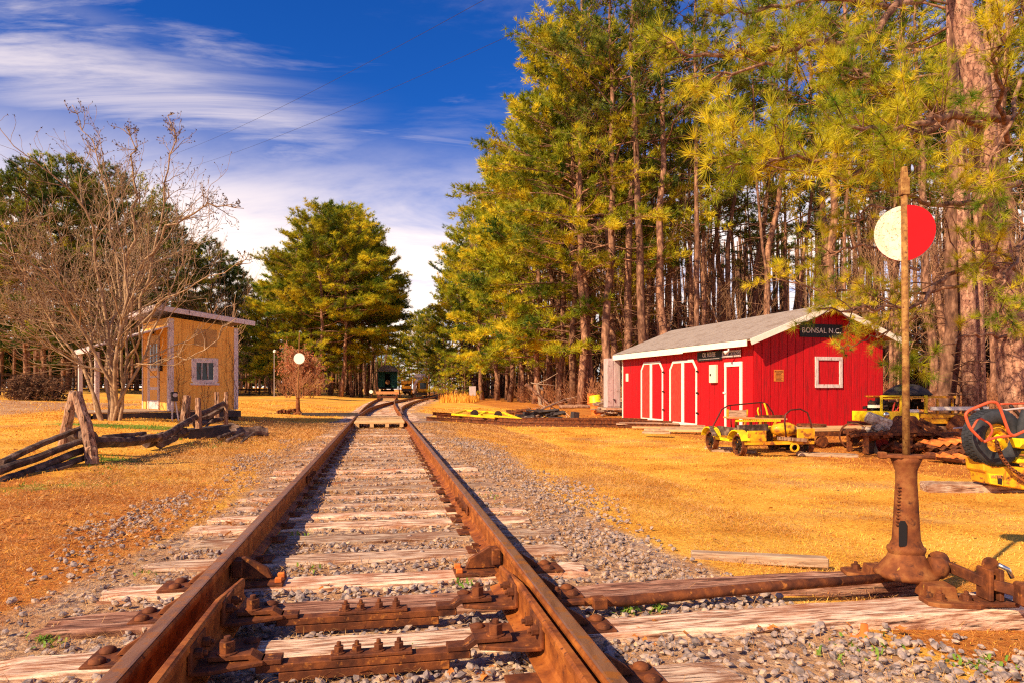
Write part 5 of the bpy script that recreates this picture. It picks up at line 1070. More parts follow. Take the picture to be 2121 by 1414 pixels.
# round bush, russet shrubs
x, y, z = GP(70, 812); m_, tp = bare(301, 40, 1.0, .014, (.1, 1.35), 3, (5, 4, 3), m_bush, 4, wig=.3, fine=.007, up=.02)
g = thing('round_bush', 'wide rounded brown bush before the board fence at far left', 'bush', (x, y, z)); g.scale = (1.15, 1.15, .92); m_.build('stems', m_bush, g)
TP = np.array([t[0] for t in tp]); rj = np.random.RandomState(2); TP = TP[rj.permutation(len(TP))[:2600]]; obj('leaves', tuft_mesh('leaves', TP, np.tile((0, 0, .6), (len(TP), 1)), .14, .06, 4, .8, m_bush, rj), g)
for px, d, s_, lab in [(618, 58, 1.15, 'tall russet shrub with curled leaves behind the white disc stand')]:
    x, y, z = GD(px, d); m_, tp = bare(302, 7, 2.3, .05, (.05, .42), 3, (5, 4, 3), m_thick, 5, wig=.14, fine=.010, up=.08); g = thing('russet_shrub', lab, 'shrub', (x, y, z)); m_.build('stems', m_twig, g); TP = np.array([t[0] for t in tp]); obj('leaves', tuft_mesh('leaves', np.repeat(TP, 2, 0) + rj.randn(len(TP) * 2, 3) * .15, np.tile((0, 0, .2), (len(TP) * 2, 1)), .22, .10, 4, .9, m_leafr, rj), g)
for px, d, s_ in [(596, 57, 1.5), (622, 56.5, 1.8), (645, 57.5, 1.4)]:
    x, y, z = GD(px, d); FR.put(10, (x, y, z), s_, s_, 'low russet brush heap under the tall russet shrub', 'russet brush heaps by the white disc stand', 'shrub')
x, y, z = GD(442, 44); m_, tp = bare(305, 2, 3.6, .07, (.0, .15), 3, (6, 5, 3), m_twig, 5, wig=.08, fine=.010, up=.12); g = thing('bare_tree', 'pale slim leafless tree rising behind the ochre hut roof', 'tree', (x, y, z)); m_.build('trunk', m_twig, g)

# ---------------------------------------------------------------- crape myrtle: the many-stemmed bare tree at left
mb = MB(); rr = np.random.RandomState(41); tips = []; base = np.array([-9.84, 16.8, float(gz(-9.84, 16.8))])
def grow(p, d, ln, r, g, gens, target=None, wig=.13):
    k = 6 if g < 2 else 4; P = [p]; dd = d
    for q in range(k): dd = unit(dd + rr.randn(3) * wig * (1 + .25 * g) + (0, 0, .035 if g < 3 else .09)); P.append(P[-1] + dd * ln / k)
    P = np.array(P); re = max(r * .55, .0035); mb.tube(P, np.linspace(r, re, k + 1), [9, 6, 5, 4, 3, 3][min(g, 5)], cap=False)
    if g >= gens: tips.append((P[-1], dd)); return
    kk = [4, 4, 3, 2, 2][min(g, 4)] + (rr.rand() > .5)
    if g >= 1 and P[-1][0] > base[0] + .55 and P[-1][2] < 3.9 and rr.rand() < .8: return
    for q in range(kk):
        f = rr.uniform(.35, 1) if g == 0 else rr.uniform(.2, 1); i_ = min(int(f * k), k - 1); c_ = P[i_] + (P[i_ + 1] - P[i_]) * (f * k - i_); t_ = unit(P[i_ + 1] - P[i_]); s_ = unit(np.cross(t_, rr.randn(3)))
        grow(c_, unit(t_ + s_ * rr.uniform(.45, 1.0)), ln * .60 * rr.uniform(.65, 1.2) * (1.2 - .35 * f), max(np.interp(f, [0, 1], [r, re]) * .6, .0035), g + 1, gens)
    grow(P[-1], dd, ln * .62, re, g + 1, gens)
stems = [((-.30, -.1), (-.30, -.15, 1.0), 3.3, .055), ((-.10, .0), (-.08, .1, 1.0), 3.7, .065), ((.05, -.08), (.02, -.1, 1.0), 3.8, .075), ((.16, .05), (.10, .15, 1.0), 3.6, .06), ((.30, .05), (.24, .05, 1.0), 3.4, .055), ((-.22, .15), (-.18, .35, 1.0), 3.5, .05), ((.12, -.15), (.12, -.35, 1.0), 3.2, .05), ((-.42, .0), (-.55, .1, 1.0), 3.2, .05), ((.34, -.1), (.40, .1, 1.0), 3.0, .05), ((-.05, .2), (-.02, .3, 1.0), 3.8, .055)]
for (ox, oy_), d, ln, r in stems: grow(base + (ox * .62, oy_ * .7, -.1), unit(np.array(d, float) * (.62, .8, 1)), ln * .90, r * .85, 0, 4)
# a few long leaders that stand clear of the crown
for pts_, r in [([(262, 640, 16.8), (268, 520, 16.8), (280, 420, 16.7), (276, 330, 16.7), (262, 262, 16.6)], .05), ([(290, 650, 16.6), (318, 520, 16.4), (340, 400, 16.3), (358, 300, 16.2), (360, 236, 16.2)], .035), ([(250, 620, 17), (225, 440, 17.2), (205, 330, 17.3), (150, 218, 17.3)], .03), ([(290, 560, 16.5), (350, 470, 16.2), (430, 425, 16.0), (505, 432, 15.9)], .035), ([(262, 740, 16.6), (310, 640, 16.2), (400, 585, 15.8), (520, 545, 15.4)], .03), ([(280, 760, 16.3), (300, 752, 15.9), (400, 740, 15.4), (490, 660, 15.2)], .022), ([(205, 640, 16.6), (120, 560, 16.3), (40, 530, 16.0), (-40, 520, 15.8)], .035), ([(215, 700, 16.6), (120, 640, 16.0), (30, 640, 15.7)], .03)]:
    P = np.array([W(*p) for p in pts_]); f = np.linspace(0, len(P) - 1, 14); Q = np.stack([np.interp(f, range(len(P)), P[:, a]) for a in range(3)], 1); Q[1:-1] += rr.randn(12, 3) * .05; mb.tube(Q, np.linspace(r, .008, 14), 6, cap=False)
    for q in range(15):
        i_ = rr.randint(4, 13); t_ = unit(Q[i_ + 1] - Q[i_]) if i_ < 13 else unit(Q[13] - Q[12]); grow(Q[i_], unit(t_ + unit(rr.randn(3)) * .7), rr.uniform(.35, 1.0) * (1.2 - i_ / 14), .012, 3, 5)
g = thing('crape_myrtle', 'large many-stemmed leafless tan tree beside the ochre hut', 'tree', tuple(base)); V0 = mb.V; mb.V = [v - base for v in V0]; mb.build('trunk', m_myrtle, g, smooth=True)
TP = np.array([t[0] for t in tips]) - base; hi = TP[:, 2] > 3.0; TP = TP[hi]; TP = TP[rr.permutation(len(TP))[:4500]]; print('tips', len(tips), 'verts', mb.n)
obj('seed_pods', tuft_mesh('seed_pods', TP, np.tile((0, 0, .3), (len(TP), 1)), .045, .022, 4, .9, m_pod, rr), g)

# ---------------------------------------------------------------- near pine at right with long drooping boughs
nb = MB(); nr = np.random.RandomState(61); NC, NA = [], []
def limb(P, r0, r1=.012, tw=3.2, tl=(.5, 1.1), f0=.25, dens=1.0):
    P = np.array([W(*p) for p in P]); n = len(P) * 4; f = np.linspace(0, len(P) - 1, n); Q = np.stack([np.interp(f, range(len(P)), P[:, a]) for a in range(3)], 1)
    for _ in range(2): Q[1:-1] = (Q[:-2] + 2 * Q[1:-1] + Q[2:]) / 4
    Q[1:-1] += nr.randn(n - 2, 3) * .025; nb.tube(Q, np.linspace(r0, r1, n), 7, cap=False); Ltot = np.linalg.norm(np.diff(Q, axis=0), axis=1).sum()
    for q in range(int(Ltot * tw * dens * 1.35)):
        f = f0 + (1 - f0) * nr.rand(); i_ = min(int(f * (n - 1)), n - 2); p = Q[i_]; t_ = unit(Q[i_ + 1] - Q[i_]); sd_ = unit(t_ * .8 + unit(nr.randn(3)) * .95 + (0, 0, .15)); l_ = nr.uniform(*tl) * (1.15 - .5 * f); R2 = [p]; dd = sd_
        for w_ in range(4): dd = unit(dd + nr.randn(3) * .12 + (0, 0, .06)); R2.append(R2[-1] + dd * l_ / 4)
        nb.tube(R2, [.012, .010, .008, .006, .005], 4, cap=False)
        for w_ in (2, 3, 4): NC.append(R2[w_]); NA.append(unit(R2[w_] - R2[w_ - 1]) * .75 + (0, 0, .2))
        for w_ in range(2): e = R2[2 + w_] + unit(dd + unit(nr.randn(3)) * .9) * nr.uniform(.12, .3); nb.tube([R2[2 + w_], e], [.006, .004], 3, cap=False); NC.append(e); NA.append(unit(e - R2[2 + w_]) * .8 + (0, 0, .2))
    NC.append(Q[-1]); NA.append(unit(Q[-1] - Q[-2]))
D0 = 13.0
TR = np.array([W(*p) for p in [(2128, 905, D0), (2110, 800, D0), (2100, 700, D0), (2070, 560, D0), (2052, 430, D0), (2034, 260, D0), (2014, 120, D0), (1985, 0, D0), (1960, -160, D0), (1950, -400, D0)]]); TR[0, 2] -= .1
trk = MB().tube(TR, np.array([43, 37, 34, 27, 24, 25, 24, 20, 17, 9]) / F * D0, 16)
# (second stem of the fork and the limbs)
trk.tube(np.array([W(*p) for p in [(2040, 300, D0), (2052, 120, D0 + .2), (2060, 0, D0 + .4), (2075, -200, D0 + .6)]]), np.array([20, 18, 15, 10]) / F * D0, 12)
limb([(2030, 235, 13), (1965, 238, 12.4), (1900, 292, 11.8), (1850, 200, 11.0), (1790, 150, 10.6), (1745, 140, 10.4)], .085, tw=3.6, f0=.3)
limb([(2040, 262, 12.9), (1960, 235, 12.0), (1890, 190, 11.2), (1800, 165, 10.6), (1740, 155, 10.4)], .07, tw=3.2, f0=.35)
limb([(2090, 250, 12.6), (2000, 238, 11.6), (1950, 238, 11.0), (1900, 262, 10.4), (1800, 270, 9.8), (1720, 262, 9.4)], .08, .015, tw=4.2, f0=.35)
limb([(1950, 238, 11.0), (1860, 300, 10.2), (1740, 330, 9.6), (1620, 330, 9.2), (1500, 350, 9.0)], .045, tw=7.0, f0=.15)
limb([(1860, 300, 10.2), (1760, 370, 9.7), (1640, 350, 9.4), (1560, 300, 9.2), (1470, 330, 9.1)], .03, tw=6.0, f0=.15)
limb([(2000, -60, 13), (1880, -20, 12.2), (1800, 85, 11.4), (1660, 84, 10.9), (1560, 110, 10.6), (1440, 118, 10.3), (1380, 90, 10.2)], .085, .015, tw=3.4, f0=.25)
limb([(1680, 84, 10.9), (1600, 130, 10.6), (1520, 150, 10.4), (1440, 180, 10.3)], .035, tw=2.6)
limb([(1985, -40, 13), (1850, 20, 12), (1700, -10, 11), (1560, 30, 10.6), (1460, 20, 10.4)], .06, tw=4.2)
limb([(2060, 420, 13), (1990, 420, 12.2), (1935, 430, 11.6), (1860, 390, 11.2), (1780, 400, 10.8)], .06, .014, tw=2.6, f0=.5)
limb([(2110, 380, 12.6), (2060, 395, 11.8), (2000, 402, 11.4)], .06, tw=2, f0=.5)
limb([(2085, 555, 13), (2010, 548, 12.6), (1960, 566, 12.2), (1905, 640, 11.8), (1800, 640, 11.4), (1700, 640, 11.2)], .055, .012, tw=2.4, f0=.45)
limb([(2000, 590, 12.6), (1900, 610, 13.2), (1800, 600, 13.8), (1690, 600, 14.2), (1600, 575, 14.5)], .035, tw=2.6, f0=.5)
limb([(1905, 560, 12.3), (1800, 505, 13.0), (1740, 520, 13.6), (1680, 540, 14)], .03, tw=2.6, f0=.5)
limb([(1860, 640, 14.0), (1800, 650, 15.0), (1740, 645, 15.6), (1690, 640, 16)], .03, tw=2.6, f0=.1, tl=(.3, .7))
limb([(1900, 655, 14.0), (1830, 690, 15.0), (1770, 715, 15.6), (1740, 720, 16)], .025, tw=2.2, f0=.3, tl=(.3, .6))
limb([(2095, 700, 13), (2030, 690, 12.4), (1985, 700, 12.0), (1900, 745, 11.6), (1870, 770, 11.5)], .03, .01, tw=1.8, f0=.5, tl=(.25, .5))
limb([(2090, 300, 12.8), (2070, 200, 11.6), (2060, 120, 11.0), (2080, 70, 10.6)], .05, tw=5, f0=.3)
limb([(2110, 160, 12.8), (2100, 250, 11.6), (2040, 330, 11.0), (2060, 400, 10.7)], .04, tw=4.4, f0=.2)
limb([(2130, 480, 12.8), (2100, 540, 11.8), (2060, 600, 11.4), (2090, 680, 11.2)], .04, tw=2.8, f0=.2)
limb([(2130, 600, 12.8), (2080, 520, 11.8), (2010, 520, 11.4)], .035, tw=2.8, f0=.3)
limb([(1880, 370, 11.6), (1850, 440, 12.2), (1800, 420, 12.6), (1770, 470, 12.8)], .03, tw=3.2, f0=.1)
nbase = TR[0].copy(); NCa = np.array(NC) - nbase; g = thing('pine_tree', 'nearest big pine at the right edge, its long-needled boughs hanging over the shed', 'tree', tuple(nbase))
trk.V = [v - nbase for v in trk.V]; nb.V = [v - nbase for v in nb.V]; trk.build('trunk', m_barknear, g, smooth=True); nb.build('limbs', m_bark, g, smooth=True); print('tufts', len(NC))
obj('needles', tuft_mesh('needles', NCa, np.array(NA), .23, .0075, 42, .60, m_ndlnear, nr), g)
for px, d, r, lab in [(2012, 17.5, .21, 'pale twin-stemmed pine trunk left of the nearest big pine'), (2030, 17.8, .19, 'right stem beside the pale twin pine trunk')]:
    x, y, z = GD(px, d); tr2 = MB().tube([(0, 0, -.2), (-.1, 0, 4), (-.35 if px < 2020 else .1, .2, 9), (-.5, .3, 16)], [r, r * .9, r * .75, r * .4], 12); g = thing('pine_tree', lab, 'tree', (x, y, z)); tr2.build('trunk', m_barknear, g, smooth=True); obj('crown', protos[3].children[1].data, g, loc=(-.5, .3, -2.5))
    g.children[-1].scale = (.9, .9, .9)
# ================================================================ yellow handcar before the shed
def wheel(g, c, r, w_, spokes=8, side=-1, mtr=None):
    """spoked flanged wheel, axle along local x; part with its own spokes and hub"""
    wv = MB(); n = 28; R_ = roty(pi / 2)
    wv.lathe([(r * .84, -w_ / 2), (r, -w_ / 2), (r * 1.0, w_ / 2 - .012), (r * 1.1, w_ / 2 - .012), (r * 1.1, w_ / 2), (r * .84, w_ / 2), (r * .84, -w_ / 2)], n, R=R_ if side < 0 else roty(-pi / 2), o=c)
    wh = wv.build('wheel', mtr or m_rust, g)
    sp = MB()
    for q in range(spokes):
        a = q * 2 * pi / spokes + .2; sp.beam(np.array(c) + (0, r * .15 * cos(a), r * .15 * sin(a)), np.array(c) + (0, r * .87 * cos(a), r * .87 * sin(a)), .03, .022, up=(1, 0, 0))
    sp.build('spokes', m_blk, wh); MB().cyl(np.array(c) - (w_ * .6, 0, 0), np.array(c) + (w_ * .6, 0, 0), r * .2).build('hub', m_blk, wh)
x, y, z = GP(1590, 940); g = thing('handcar', 'yellow motor handcar with dark hoop rails standing before the red shed', 'handcar', (4.62, 12.85, -.155), radians(10)); g.scale = (.86, .86, .86)
CA = radians(10)
for sx2 in (-.76, .76):
    for sy2 in (-.62, .62): wheel(g, (sx2, sy2, .235), .225, .10, 8, -1 if sx2 < 0 else 1)
for yy in (-.62, .62): MB().cyl((-.72, yy, .235), (.72, yy, .235), .02, n=8).build('axle', m_rust, g)
MB().box((0, -.86, .30), (1.56, .05, .07)).box((0, .86, .30), (1.56, .05, .07)).box((-.55, 0, .30), (.06, 1.7, .08)).box((.55, 0, .30), (.06, 1.7, .08)).build('frame', m_yel, g, bevel=.004)
each(g, 'end_panel', m_yel, [((-.52, -.88, .455), (.42, .03, .24)), ((.60, -.86, .50), (.40, .03, .22))], bevel=.006)
MB().box((-.28, -.30, .60), (.9, .05, .15), rotz(.32)).build('side_board', m_log, g, bevel=.004)
MB().box((-.62, .05, .50), (.05, 1.1, .20)).build('side_panel', m_log, g)
MB().box((-.645, -.35, .49), (.01, .25, .06)).build('white_patch', m_white, g)
# fenders over the left wheels
for yy in (-.62, .62):
    P = [(.30 * cos(a_), .245 * sin(a_) + .02) for a_ in np.linspace(radians(12), radians(168), 9)]
    P = [(yy + a_, .235 + .05 + b_) for a_, b_ in P]; Q = [(a_, b_ - .02) for a_, b_ in P[::-1]]
    for xx in (-.78,): MB().prism(P + Q, -.10, .09, np.array([[0, 0, 1.], [1, 0, 0], [0, 1, 0]]), (xx, 0, 0)).build('fender', m_yelb, g, smooth=False)
MB().prism([(.55, .53), (.68, .55), (.80, .50), (.90, .40), (.88, .38), (.78, .47), (.67, .52), (.55, .50)], -1, .9 - 1.0 + .35, np.array([[1., 0, 0], [0, 0, -1.], [0, 1, 0]]), (0, 0, 0)).build('fender', m_yelb, g)
MB().prism([(-.30, .36), (.36, .36), (.32, .30), (-.30, .30)], -.02, .08, np.array([[0, 0, 1.], [1, 0, 0], [0, 1, 0]]), (-.80, 0, 0)).build('running_board', m_yelb, g)
# seat bench
MB().box((.0, .10, .80), (1.30, .42, .035), roty(.03)).build('seat', m_orap, g, bevel=.004)
m_ = MB(); m_.box((-.05, -.12, .755), (1.05, .02, .05))
for q in range(22): m_.box((-.5 + q * .043, -.134, .775), (.012, .008, .02))
m_.build('seat_rail', m_yelb, g)
MB().box((-.36, .22, .90), (.42, .04, .17)).build('backrest', m_board, g); MB().box((-.59, .22, .89), (.03, .05, .24)).box((-.13, .22, .89), (.03, .05, .22)).build('backrest_frame', m_yel, g)
MB().box((.30, -.02, .84), (.72, .035, .07)).build('tool_tray', m_rust, g)
for xx in (-.35, 0, .35): MB().box((xx, -.1, .57), (.05, .05, .40)).box((xx, .28, .57), (.05, .05, .40)).build('seat_leg', m_yel, g)
MB().tube([(.10, .1, .82), (.06, .1, .98), (.08, .1, 1.05)], .014, 6).build('lever', m_yelb, g); MB().tube([(.34, .15, .82), (.30, .15, 1.0), (.25, .15, 1.15)], .02, 6).build('lever', m_yelb, g)
MB().tube([(-.86, .45, .50), (-.78, .5, .62), (-.58, .5, 1.00), (-.42, .5, 1.09), (0.38, .5, 1.16), (.52, .5, 1.12), (.66, .5, .92), (.74, .5, .60)], .017, 10).build('hoop_rail', m_hoop, g, smooth=True)
MB().tube([(-.38, .5, 1.08), (-.36, .46, .34)], .014, 8).build('hoop_post', m_hoop, g, smooth=True); MB().tube([(.36, .5, 1.14), (.38, .46, .6)], .014, 8).build('hoop_post', m_hoop, g, smooth=True)
MB().tube([(.16, -.86, .34), (.13, -.84, .75), (.16, -.82, .92), (.28, -.82, 1.02), (.50, -.82, 1.04), (.66, -.82, .96), (.72, -.84, .75), (.78, -.86, .34)], .018, 10).build('hoop_rail', m_hoop, g, smooth=True)
MB().lathe([(0, -.28), (.10, -.26), (.15, -.1), (.16, .1), (.12, .22), (0, .26)], 16, R=roty(pi / 2), o=(.42, -.35, .56)).build('engine_cover', m_yel, g, smooth=True)
each(g, 'engine', m_blk, [((.1, .2, .40), (.5, .5, .28))], bevel=.02); each(g, 'gearbox', m_blk, [((-.2, .3, .34), (.3, .4, .2))], bevel=.02)
MB().beam((.0, -.80, .40), (.55, -.95, .36), .10, .07).build('tow_bar', m_post, g)
MB().lathe([(.07, -.015), (.10, -.015), (.10, .015), (.07, .015), (.07, -.015)], 14, R=rotx(pi / 2), o=(.30, -.93, .20)).build('coupling_ring', m_yel, g)
MB().beam((-.98, .05, .42), (-.80, .62, .58), .08, .05).build('corner_bar', m_log, g)
for ch_ in g.children:
    if not ch_.name.startswith(('wheel', 'axle', 'fender')): ch_.scale = (1, 1, .94)
for px, py, l_ in ((1498, 930, .7), (1520, 936, .8)):
    x, y, z = GP(px, py); o = MB().box((0, 0, .025), (l_, .16, .05)).build('loose_board', m_board, None, loc=(x, y, z), rz=-.5); tag(o, 'splintered board by the handcar left wheels', 'board', 'boards under the handcar wheels')
x, y, z = GP(1712, 944); o = MB().box((0, 0, .03), (1.0, .22, .06)).build('loose_board', m_board, None, loc=(x, y, z), rot=(0, .02, -.24)); tag(o, 'weathered board lying right of the handcar', 'board')
# flat bed cart with a wheel on it
x, y, z = GP(1740, 915); y = 14.6; x = (1738 - CX) / F * y; z = float(gz(x, y)); g = thing('flat_cart', 'low wooden flat cart behind the handcar', 'cart', (x, y, z), radians(12))
m_ = MB()
for q in range(5): m_.box((0, -.4 + q * .2, .36), (2.3, .185, .05))
m_.build('deck', m_pallet, g); each(g, 'side_sill', m_rust, [((0, -.45, .28), (2.2, .08, .10)), ((0, .45, .28), (2.2, .08, .10))])
for sx2 in (-.75, .75):
    for yy in (-.45, .45): MB().cyl((sx2, yy - .04, .12), (sx2, yy + .04, .12), .12).build('wheel', m_rust, g)
g = thing('scrap_flywheel', 'flat rusty spoked wheel lying on the cart deck', 'wheel', (x - .55, y + .1, z + .40))
MB().lathe([(.22, 0), (.30, 0), (.30, .045), (.22, .045), (.22, 0)], 24).build('rim', m_rust, g); m_ = MB()
for q in range(8): m_.beam((0, 0, .025), (.24 * cos(q * pi / 4), .24 * sin(q * pi / 4), .025), .03, .02)
m_.build('spokes', m_rust, g)
# ---- scrap in front of the yellow rail machine
x, y, z = GP(1768, 927); g = thing('pipe_ring', 'rusty open steel pipe ring lying on its side', 'pipe', (x, y, z), radians(-20)); MB().lathe([(.25, -.09), (.27, -.09), (.27, .09), (.25, .09), (.25, -.09)], 30, R=rotx(pi / 2), o=(0, 0, .25)).build('ring', m_rust, g, smooth=False)
x, y, z = GP(1815, 935); g = thing('tub', 'tipped over tub, dark outside and red inside', 'tub', (x, y, z), rot=(radians(62), radians(28), radians(20)))
MB().lathe([(0, 0), (.20, 0), (.27, .26), (.29, .27), (.29, .285), (.265, .285)], 26, o=(0, 0, -.1)).build('shell', m_blackish, g, smooth=True); MB().lathe([(.26, .283), (.19, .03), (0, .03)], 26, o=(0, 0, -.1)).build('lining', m_bucket, g, smooth=True)
g = thing('drum', 'white and rusty rolled drum resting on the scrap', 'drum', tuple(W(1822, 872, 13.2)), rot=(radians(0), radians(112), radians(-12)))
MB().lathe([(0, -.25), (.10, -.25), (.11, -.22), (.11, .20), (.125, .25), (0, .25)], 20).build('shell', m_stain, g, smooth=True)
g = thing('funnel', 'large rusty cone shaped hood on the scrap bench', 'hood', tuple(W(1875, 893, 13.1))); MB().lathe([(.30, 0), (.27, .05), (.17, .26), (.14, .30), (0, .31)], 20, sx=1.25).build('shell', m_rust, g, smooth=True)
x, y, z = GP(1880, 935); y = 13.2; x = (1870 - CX) / F * y; g = thing('scrap_bench', 'low steel bench loaded with rusty scrap', 'bench', (x, y, float(gz(x, y))), .05)
MB().box((0, 0, .36), (2.0, .7, .05)).build('top', m_rust, g)
for a_ in (-.9, -.05, .85): MB().box((a_, -.28, .17), (.09, .06, .36)).box((a_, .28, .17), (.09, .06, .36)).build('leg', m_rust, g)
r_ = np.random.RandomState(21)
def junk(px, py, d, nx_, ny_, nz_, n, mt, lab, seed, sz=(.05, .22)):
    p = W(px, py, d); r_ = np.random.RandomState(seed); m_ = MB()
    for q in range(n):
        c_ = r_.uniform(-1, 1, 3) * (nx_, ny_, nz_); m_.box(c_, r_.uniform(*sz, 3) * (1.4, 1, .35), rotz(r_.uniform(0, 3)) @ roty(r_.uniform(-.6, .6)) @ rotx(r_.uniform(-.6, .6)))
        if q % 3 == 0: m_.lathe([(0, 0), (.05, 0), (.05, .04), (0, .04)], 9, R=rotx(r_.uniform(0, 3)), o=c_ + (0, -.03, .03))
    o = m_.build('scrap_parts', mt, None, loc=p); tag(o, lab, 'scrap', kind='stuff')
junk(1860, 898, 13.1, .85, .25, .05, 60, m_rust, 'small rusty machine parts piled on the bench', 1)
junk(1830, 890, 13.3, .45, .2, .05, 26, m_stain, 'pale flaking scraps at the left end of the bench', 2, (.03, .13))
junk(1925, 915, 13.4, .35, .3, .18, 34, m_ora, 'orange rusty scrap heaped right of the bench', 3)
junk(1900, 925, 13.0, .55, .3, .05, 34, m_rust, 'rusty scrap lying under the bench', 4)
junk(1640, 920, 13.6, .25, .2, .04, 12, m_blk, 'dark iron scraps right of the handcar', 5)
for k_, (a, b, lab) in enumerate([((1880, 868, 13.0), (1990, 920, 12.6), 'long rusty channel beam slanting down over the scrap'), ((1905, 870, 13.4), (1975, 905, 13.0), 'second shorter slanting steel angle in the scrap')]):
    a, b = W(*a), W(*b); o = MB().beam((0, 0, 0), b - a, .09, .03).beam((0, 0, .03), b - a + (0, 0, .03), .02, .06).build('steel_beam', m_rust, None, loc=a); tag(o, lab, 'steel beam')
def corrugated(px, py, d, l_, w_, lab, a_, tilt, dz=0, q=0):
    n = 40; x_ = np.linspace(-l_ / 2, l_ / 2, n); zz_ = .025 * np.sin(x_ * 2 * pi / .17); V = [(x__, s_ * w_ / 2, z_ + t_) for s_ in (-1, 1) for t_ in (0, -.008) for x__, z_ in zip(x_, zz_)]
    V = np.array(V); V[:, 2] += .03 * np.sin(V[:, 0] * 3 + d); i_ = np.arange(n - 1); fa = np.stack([i_, i_ + 1, 2 * n + i_ + 1, 2 * n + i_], 1); fb = np.stack([n + i_, 3 * n + i_, 3 * n + i_ + 1, n + i_ + 1], 1); fc = np.stack([i_, n + i_, n + i_ + 1, i_ + 1], 1); fd = fc + 2 * n
    p = W(px, py, d); p[2] += dz; o = MB().add(V, fa, fb, fc, fd[:, ::-1]).build('corrugated_sheet', m_rust if q % 3 else m_ora, None, loc=p, rot=(tilt, .08 * ((int(px) % 5) - 2), a_)); tag(o, lab, 'metal sheet', 'corrugated sheets by the wheeled machine')
for q, (px, py, d, a_, ti) in enumerate([(1962, 912, 12.3, .25, .12), (1972, 922, 12.0, -.3, .05), (1980, 930, 11.7, .12, -.06), (1962, 940, 11.4, -.12, .10), (1988, 949, 11.1, .4, .03), (1995, 905, 12.5, -.35, .16)]):
    corrugated(px, py, d, .75 - .05 * q, .42, 'rusty corrugated roofing sheet in the stack left of the big tyre, %s of six' % ordn(q), a_, ti, 0, q)
# ---- yellow rail machine behind the scrap
d0 = 16.6; x = (1866 - CX) / F * d0; z = float(gz(x, d0)); g = thing('rail_machine', 'yellow open framed rail machine parked right of the red shed', 'rail machine', (x, d0, 0), radians(4)); q_ = F / d0
def X_(px): return (px - 1866) / q_
def Z_(py): return zat(py, d0)
def bx(m_, x0, x1, y0, y1, ya=-.05, yb=.05): return m_.box(((X_(x0) + X_(x1)) / 2, (ya + yb) / 2, (Z_(y0) + Z_(y1)) / 2), (abs(X_(x1) - X_(x0)), yb - ya, abs(Z_(y0) - Z_(y1))))
m_ = MB(); bx(m_, 1753, 1862, 849, 869, -.75, -.15); bx(m_, 1754, 1800, 858, 869, -.78, -.76); m_.build('front_bumper', m_yelb, g, bevel=.02)
m_ = MB(); bx(m_, 1866, 1972, 854, 862, -.7, .7); bx(m_, 1870, 1965, 863, 874, -.66, -.6); bx(m_, 1960, 1975, 858, 875, -.72, -.62); m_.build('frame', m_yel, g, bevel=.01)
m_ = MB()
for a_, b_ in ((1784, 1787), (1824, 1828), (1875, 1880)): bx(MB(), a_, b_, 817, 852, -.74, -.68).build('cage_post', m_yelb, g, bevel=.004)
bx(m_, 1784, 1828, 817, 820, -.73, -.69); bx(m_, 1786, 1826, 822.5, 824.5, -.73, -.69)
for a_, b_ in ((1902, 1905), (1933, 1936)): bx(MB(), a_, b_, 824, 855, -.70, -.66).build('cage_post', m_yel, g)
m_.build('cage_bar', m_yelb, g, bevel=.004)
m_ = MB(); bx(m_, 1830, 1876, 822, 824, -.75, .7); bx(m_, 1826, 1937, 819, 821, -.7, .75); bx(m_, 1880, 1937, 818, 823, -.76, -.70); m_.build('canopy_frame', m_yel, g)
MB().lathe([(0, .30), (.25, .26), (.45, .14), (.56, .02), (.5, 0), (0, 0)], 22, sy=.9).build('canopy_hood', m_blackish, g, smooth=True, loc=(X_(1880), 0, Z_(818.5)))
bx(MB(), 1776, 1805, 836.5, 842.5, -.40, -.35).build('white_boom', m_white, g); bx(MB(), 1884, 2003, 839.5, 846.5, -.80, -.74).build('white_boom', m_white, g)
m_ = MB(); bx(m_, 1842, 1862, 845, 853, -.75, -.4); m_.build('control_box', m_white, g, bevel=.01)
r_ = np.random.RandomState(33); m_ = MB()
for q in range(46):
    px = r_.uniform(1800, 1890); py = r_.uniform(830, 858); m_.box((X_(px), r_.uniform(-.5, .3), Z_(py)), r_.uniform(.04, .22, 3), rotz(r_.uniform(0, 3)) @ roty(r_.uniform(0, 2)))
m_.build('engine', m_blk, g); m_ = MB()
for q in range(6): a = np.array((X_(r_.uniform(1808, 1830)), -.6, Z_(r_.uniform(832, 856)))); m_.tube([a, a + (r_.uniform(-.1, .15), -.05, .1), a + (r_.uniform(-.1, .25), 0, -.12)], .015, 6)
m_.build('hose', m_bucket, g)
MB().lathe([(0, -.04), (.06, -.04), (.07, 0), (.065, .03), (0, .035)], 16, R=rotx(pi / 2), o=(X_(1790), -.8, Z_(855.5))).build('headlight', m_chr, g, smooth=True)
for px in (1782, 1820, 1945): MB().cyl((X_(px), -.72, Z_(885) + .1), (X_(px), -.62, Z_(885) + .1), .24, n=20).build('wheel', m_rust, g)
m_ = MB(); bx(m_, 1775, 1960, 873, 879, -.6, .5); m_.build('undercarriage', m_blk, g)
g = thing('steel_rod', 'thin pale rod sticking out behind the scrap', 'rod', tuple(W(1975, 886, 14.5))); MB().tube([(0, 0, 0), (.75, 0, .06)], .018, 6).build('rod', m_gal, g)
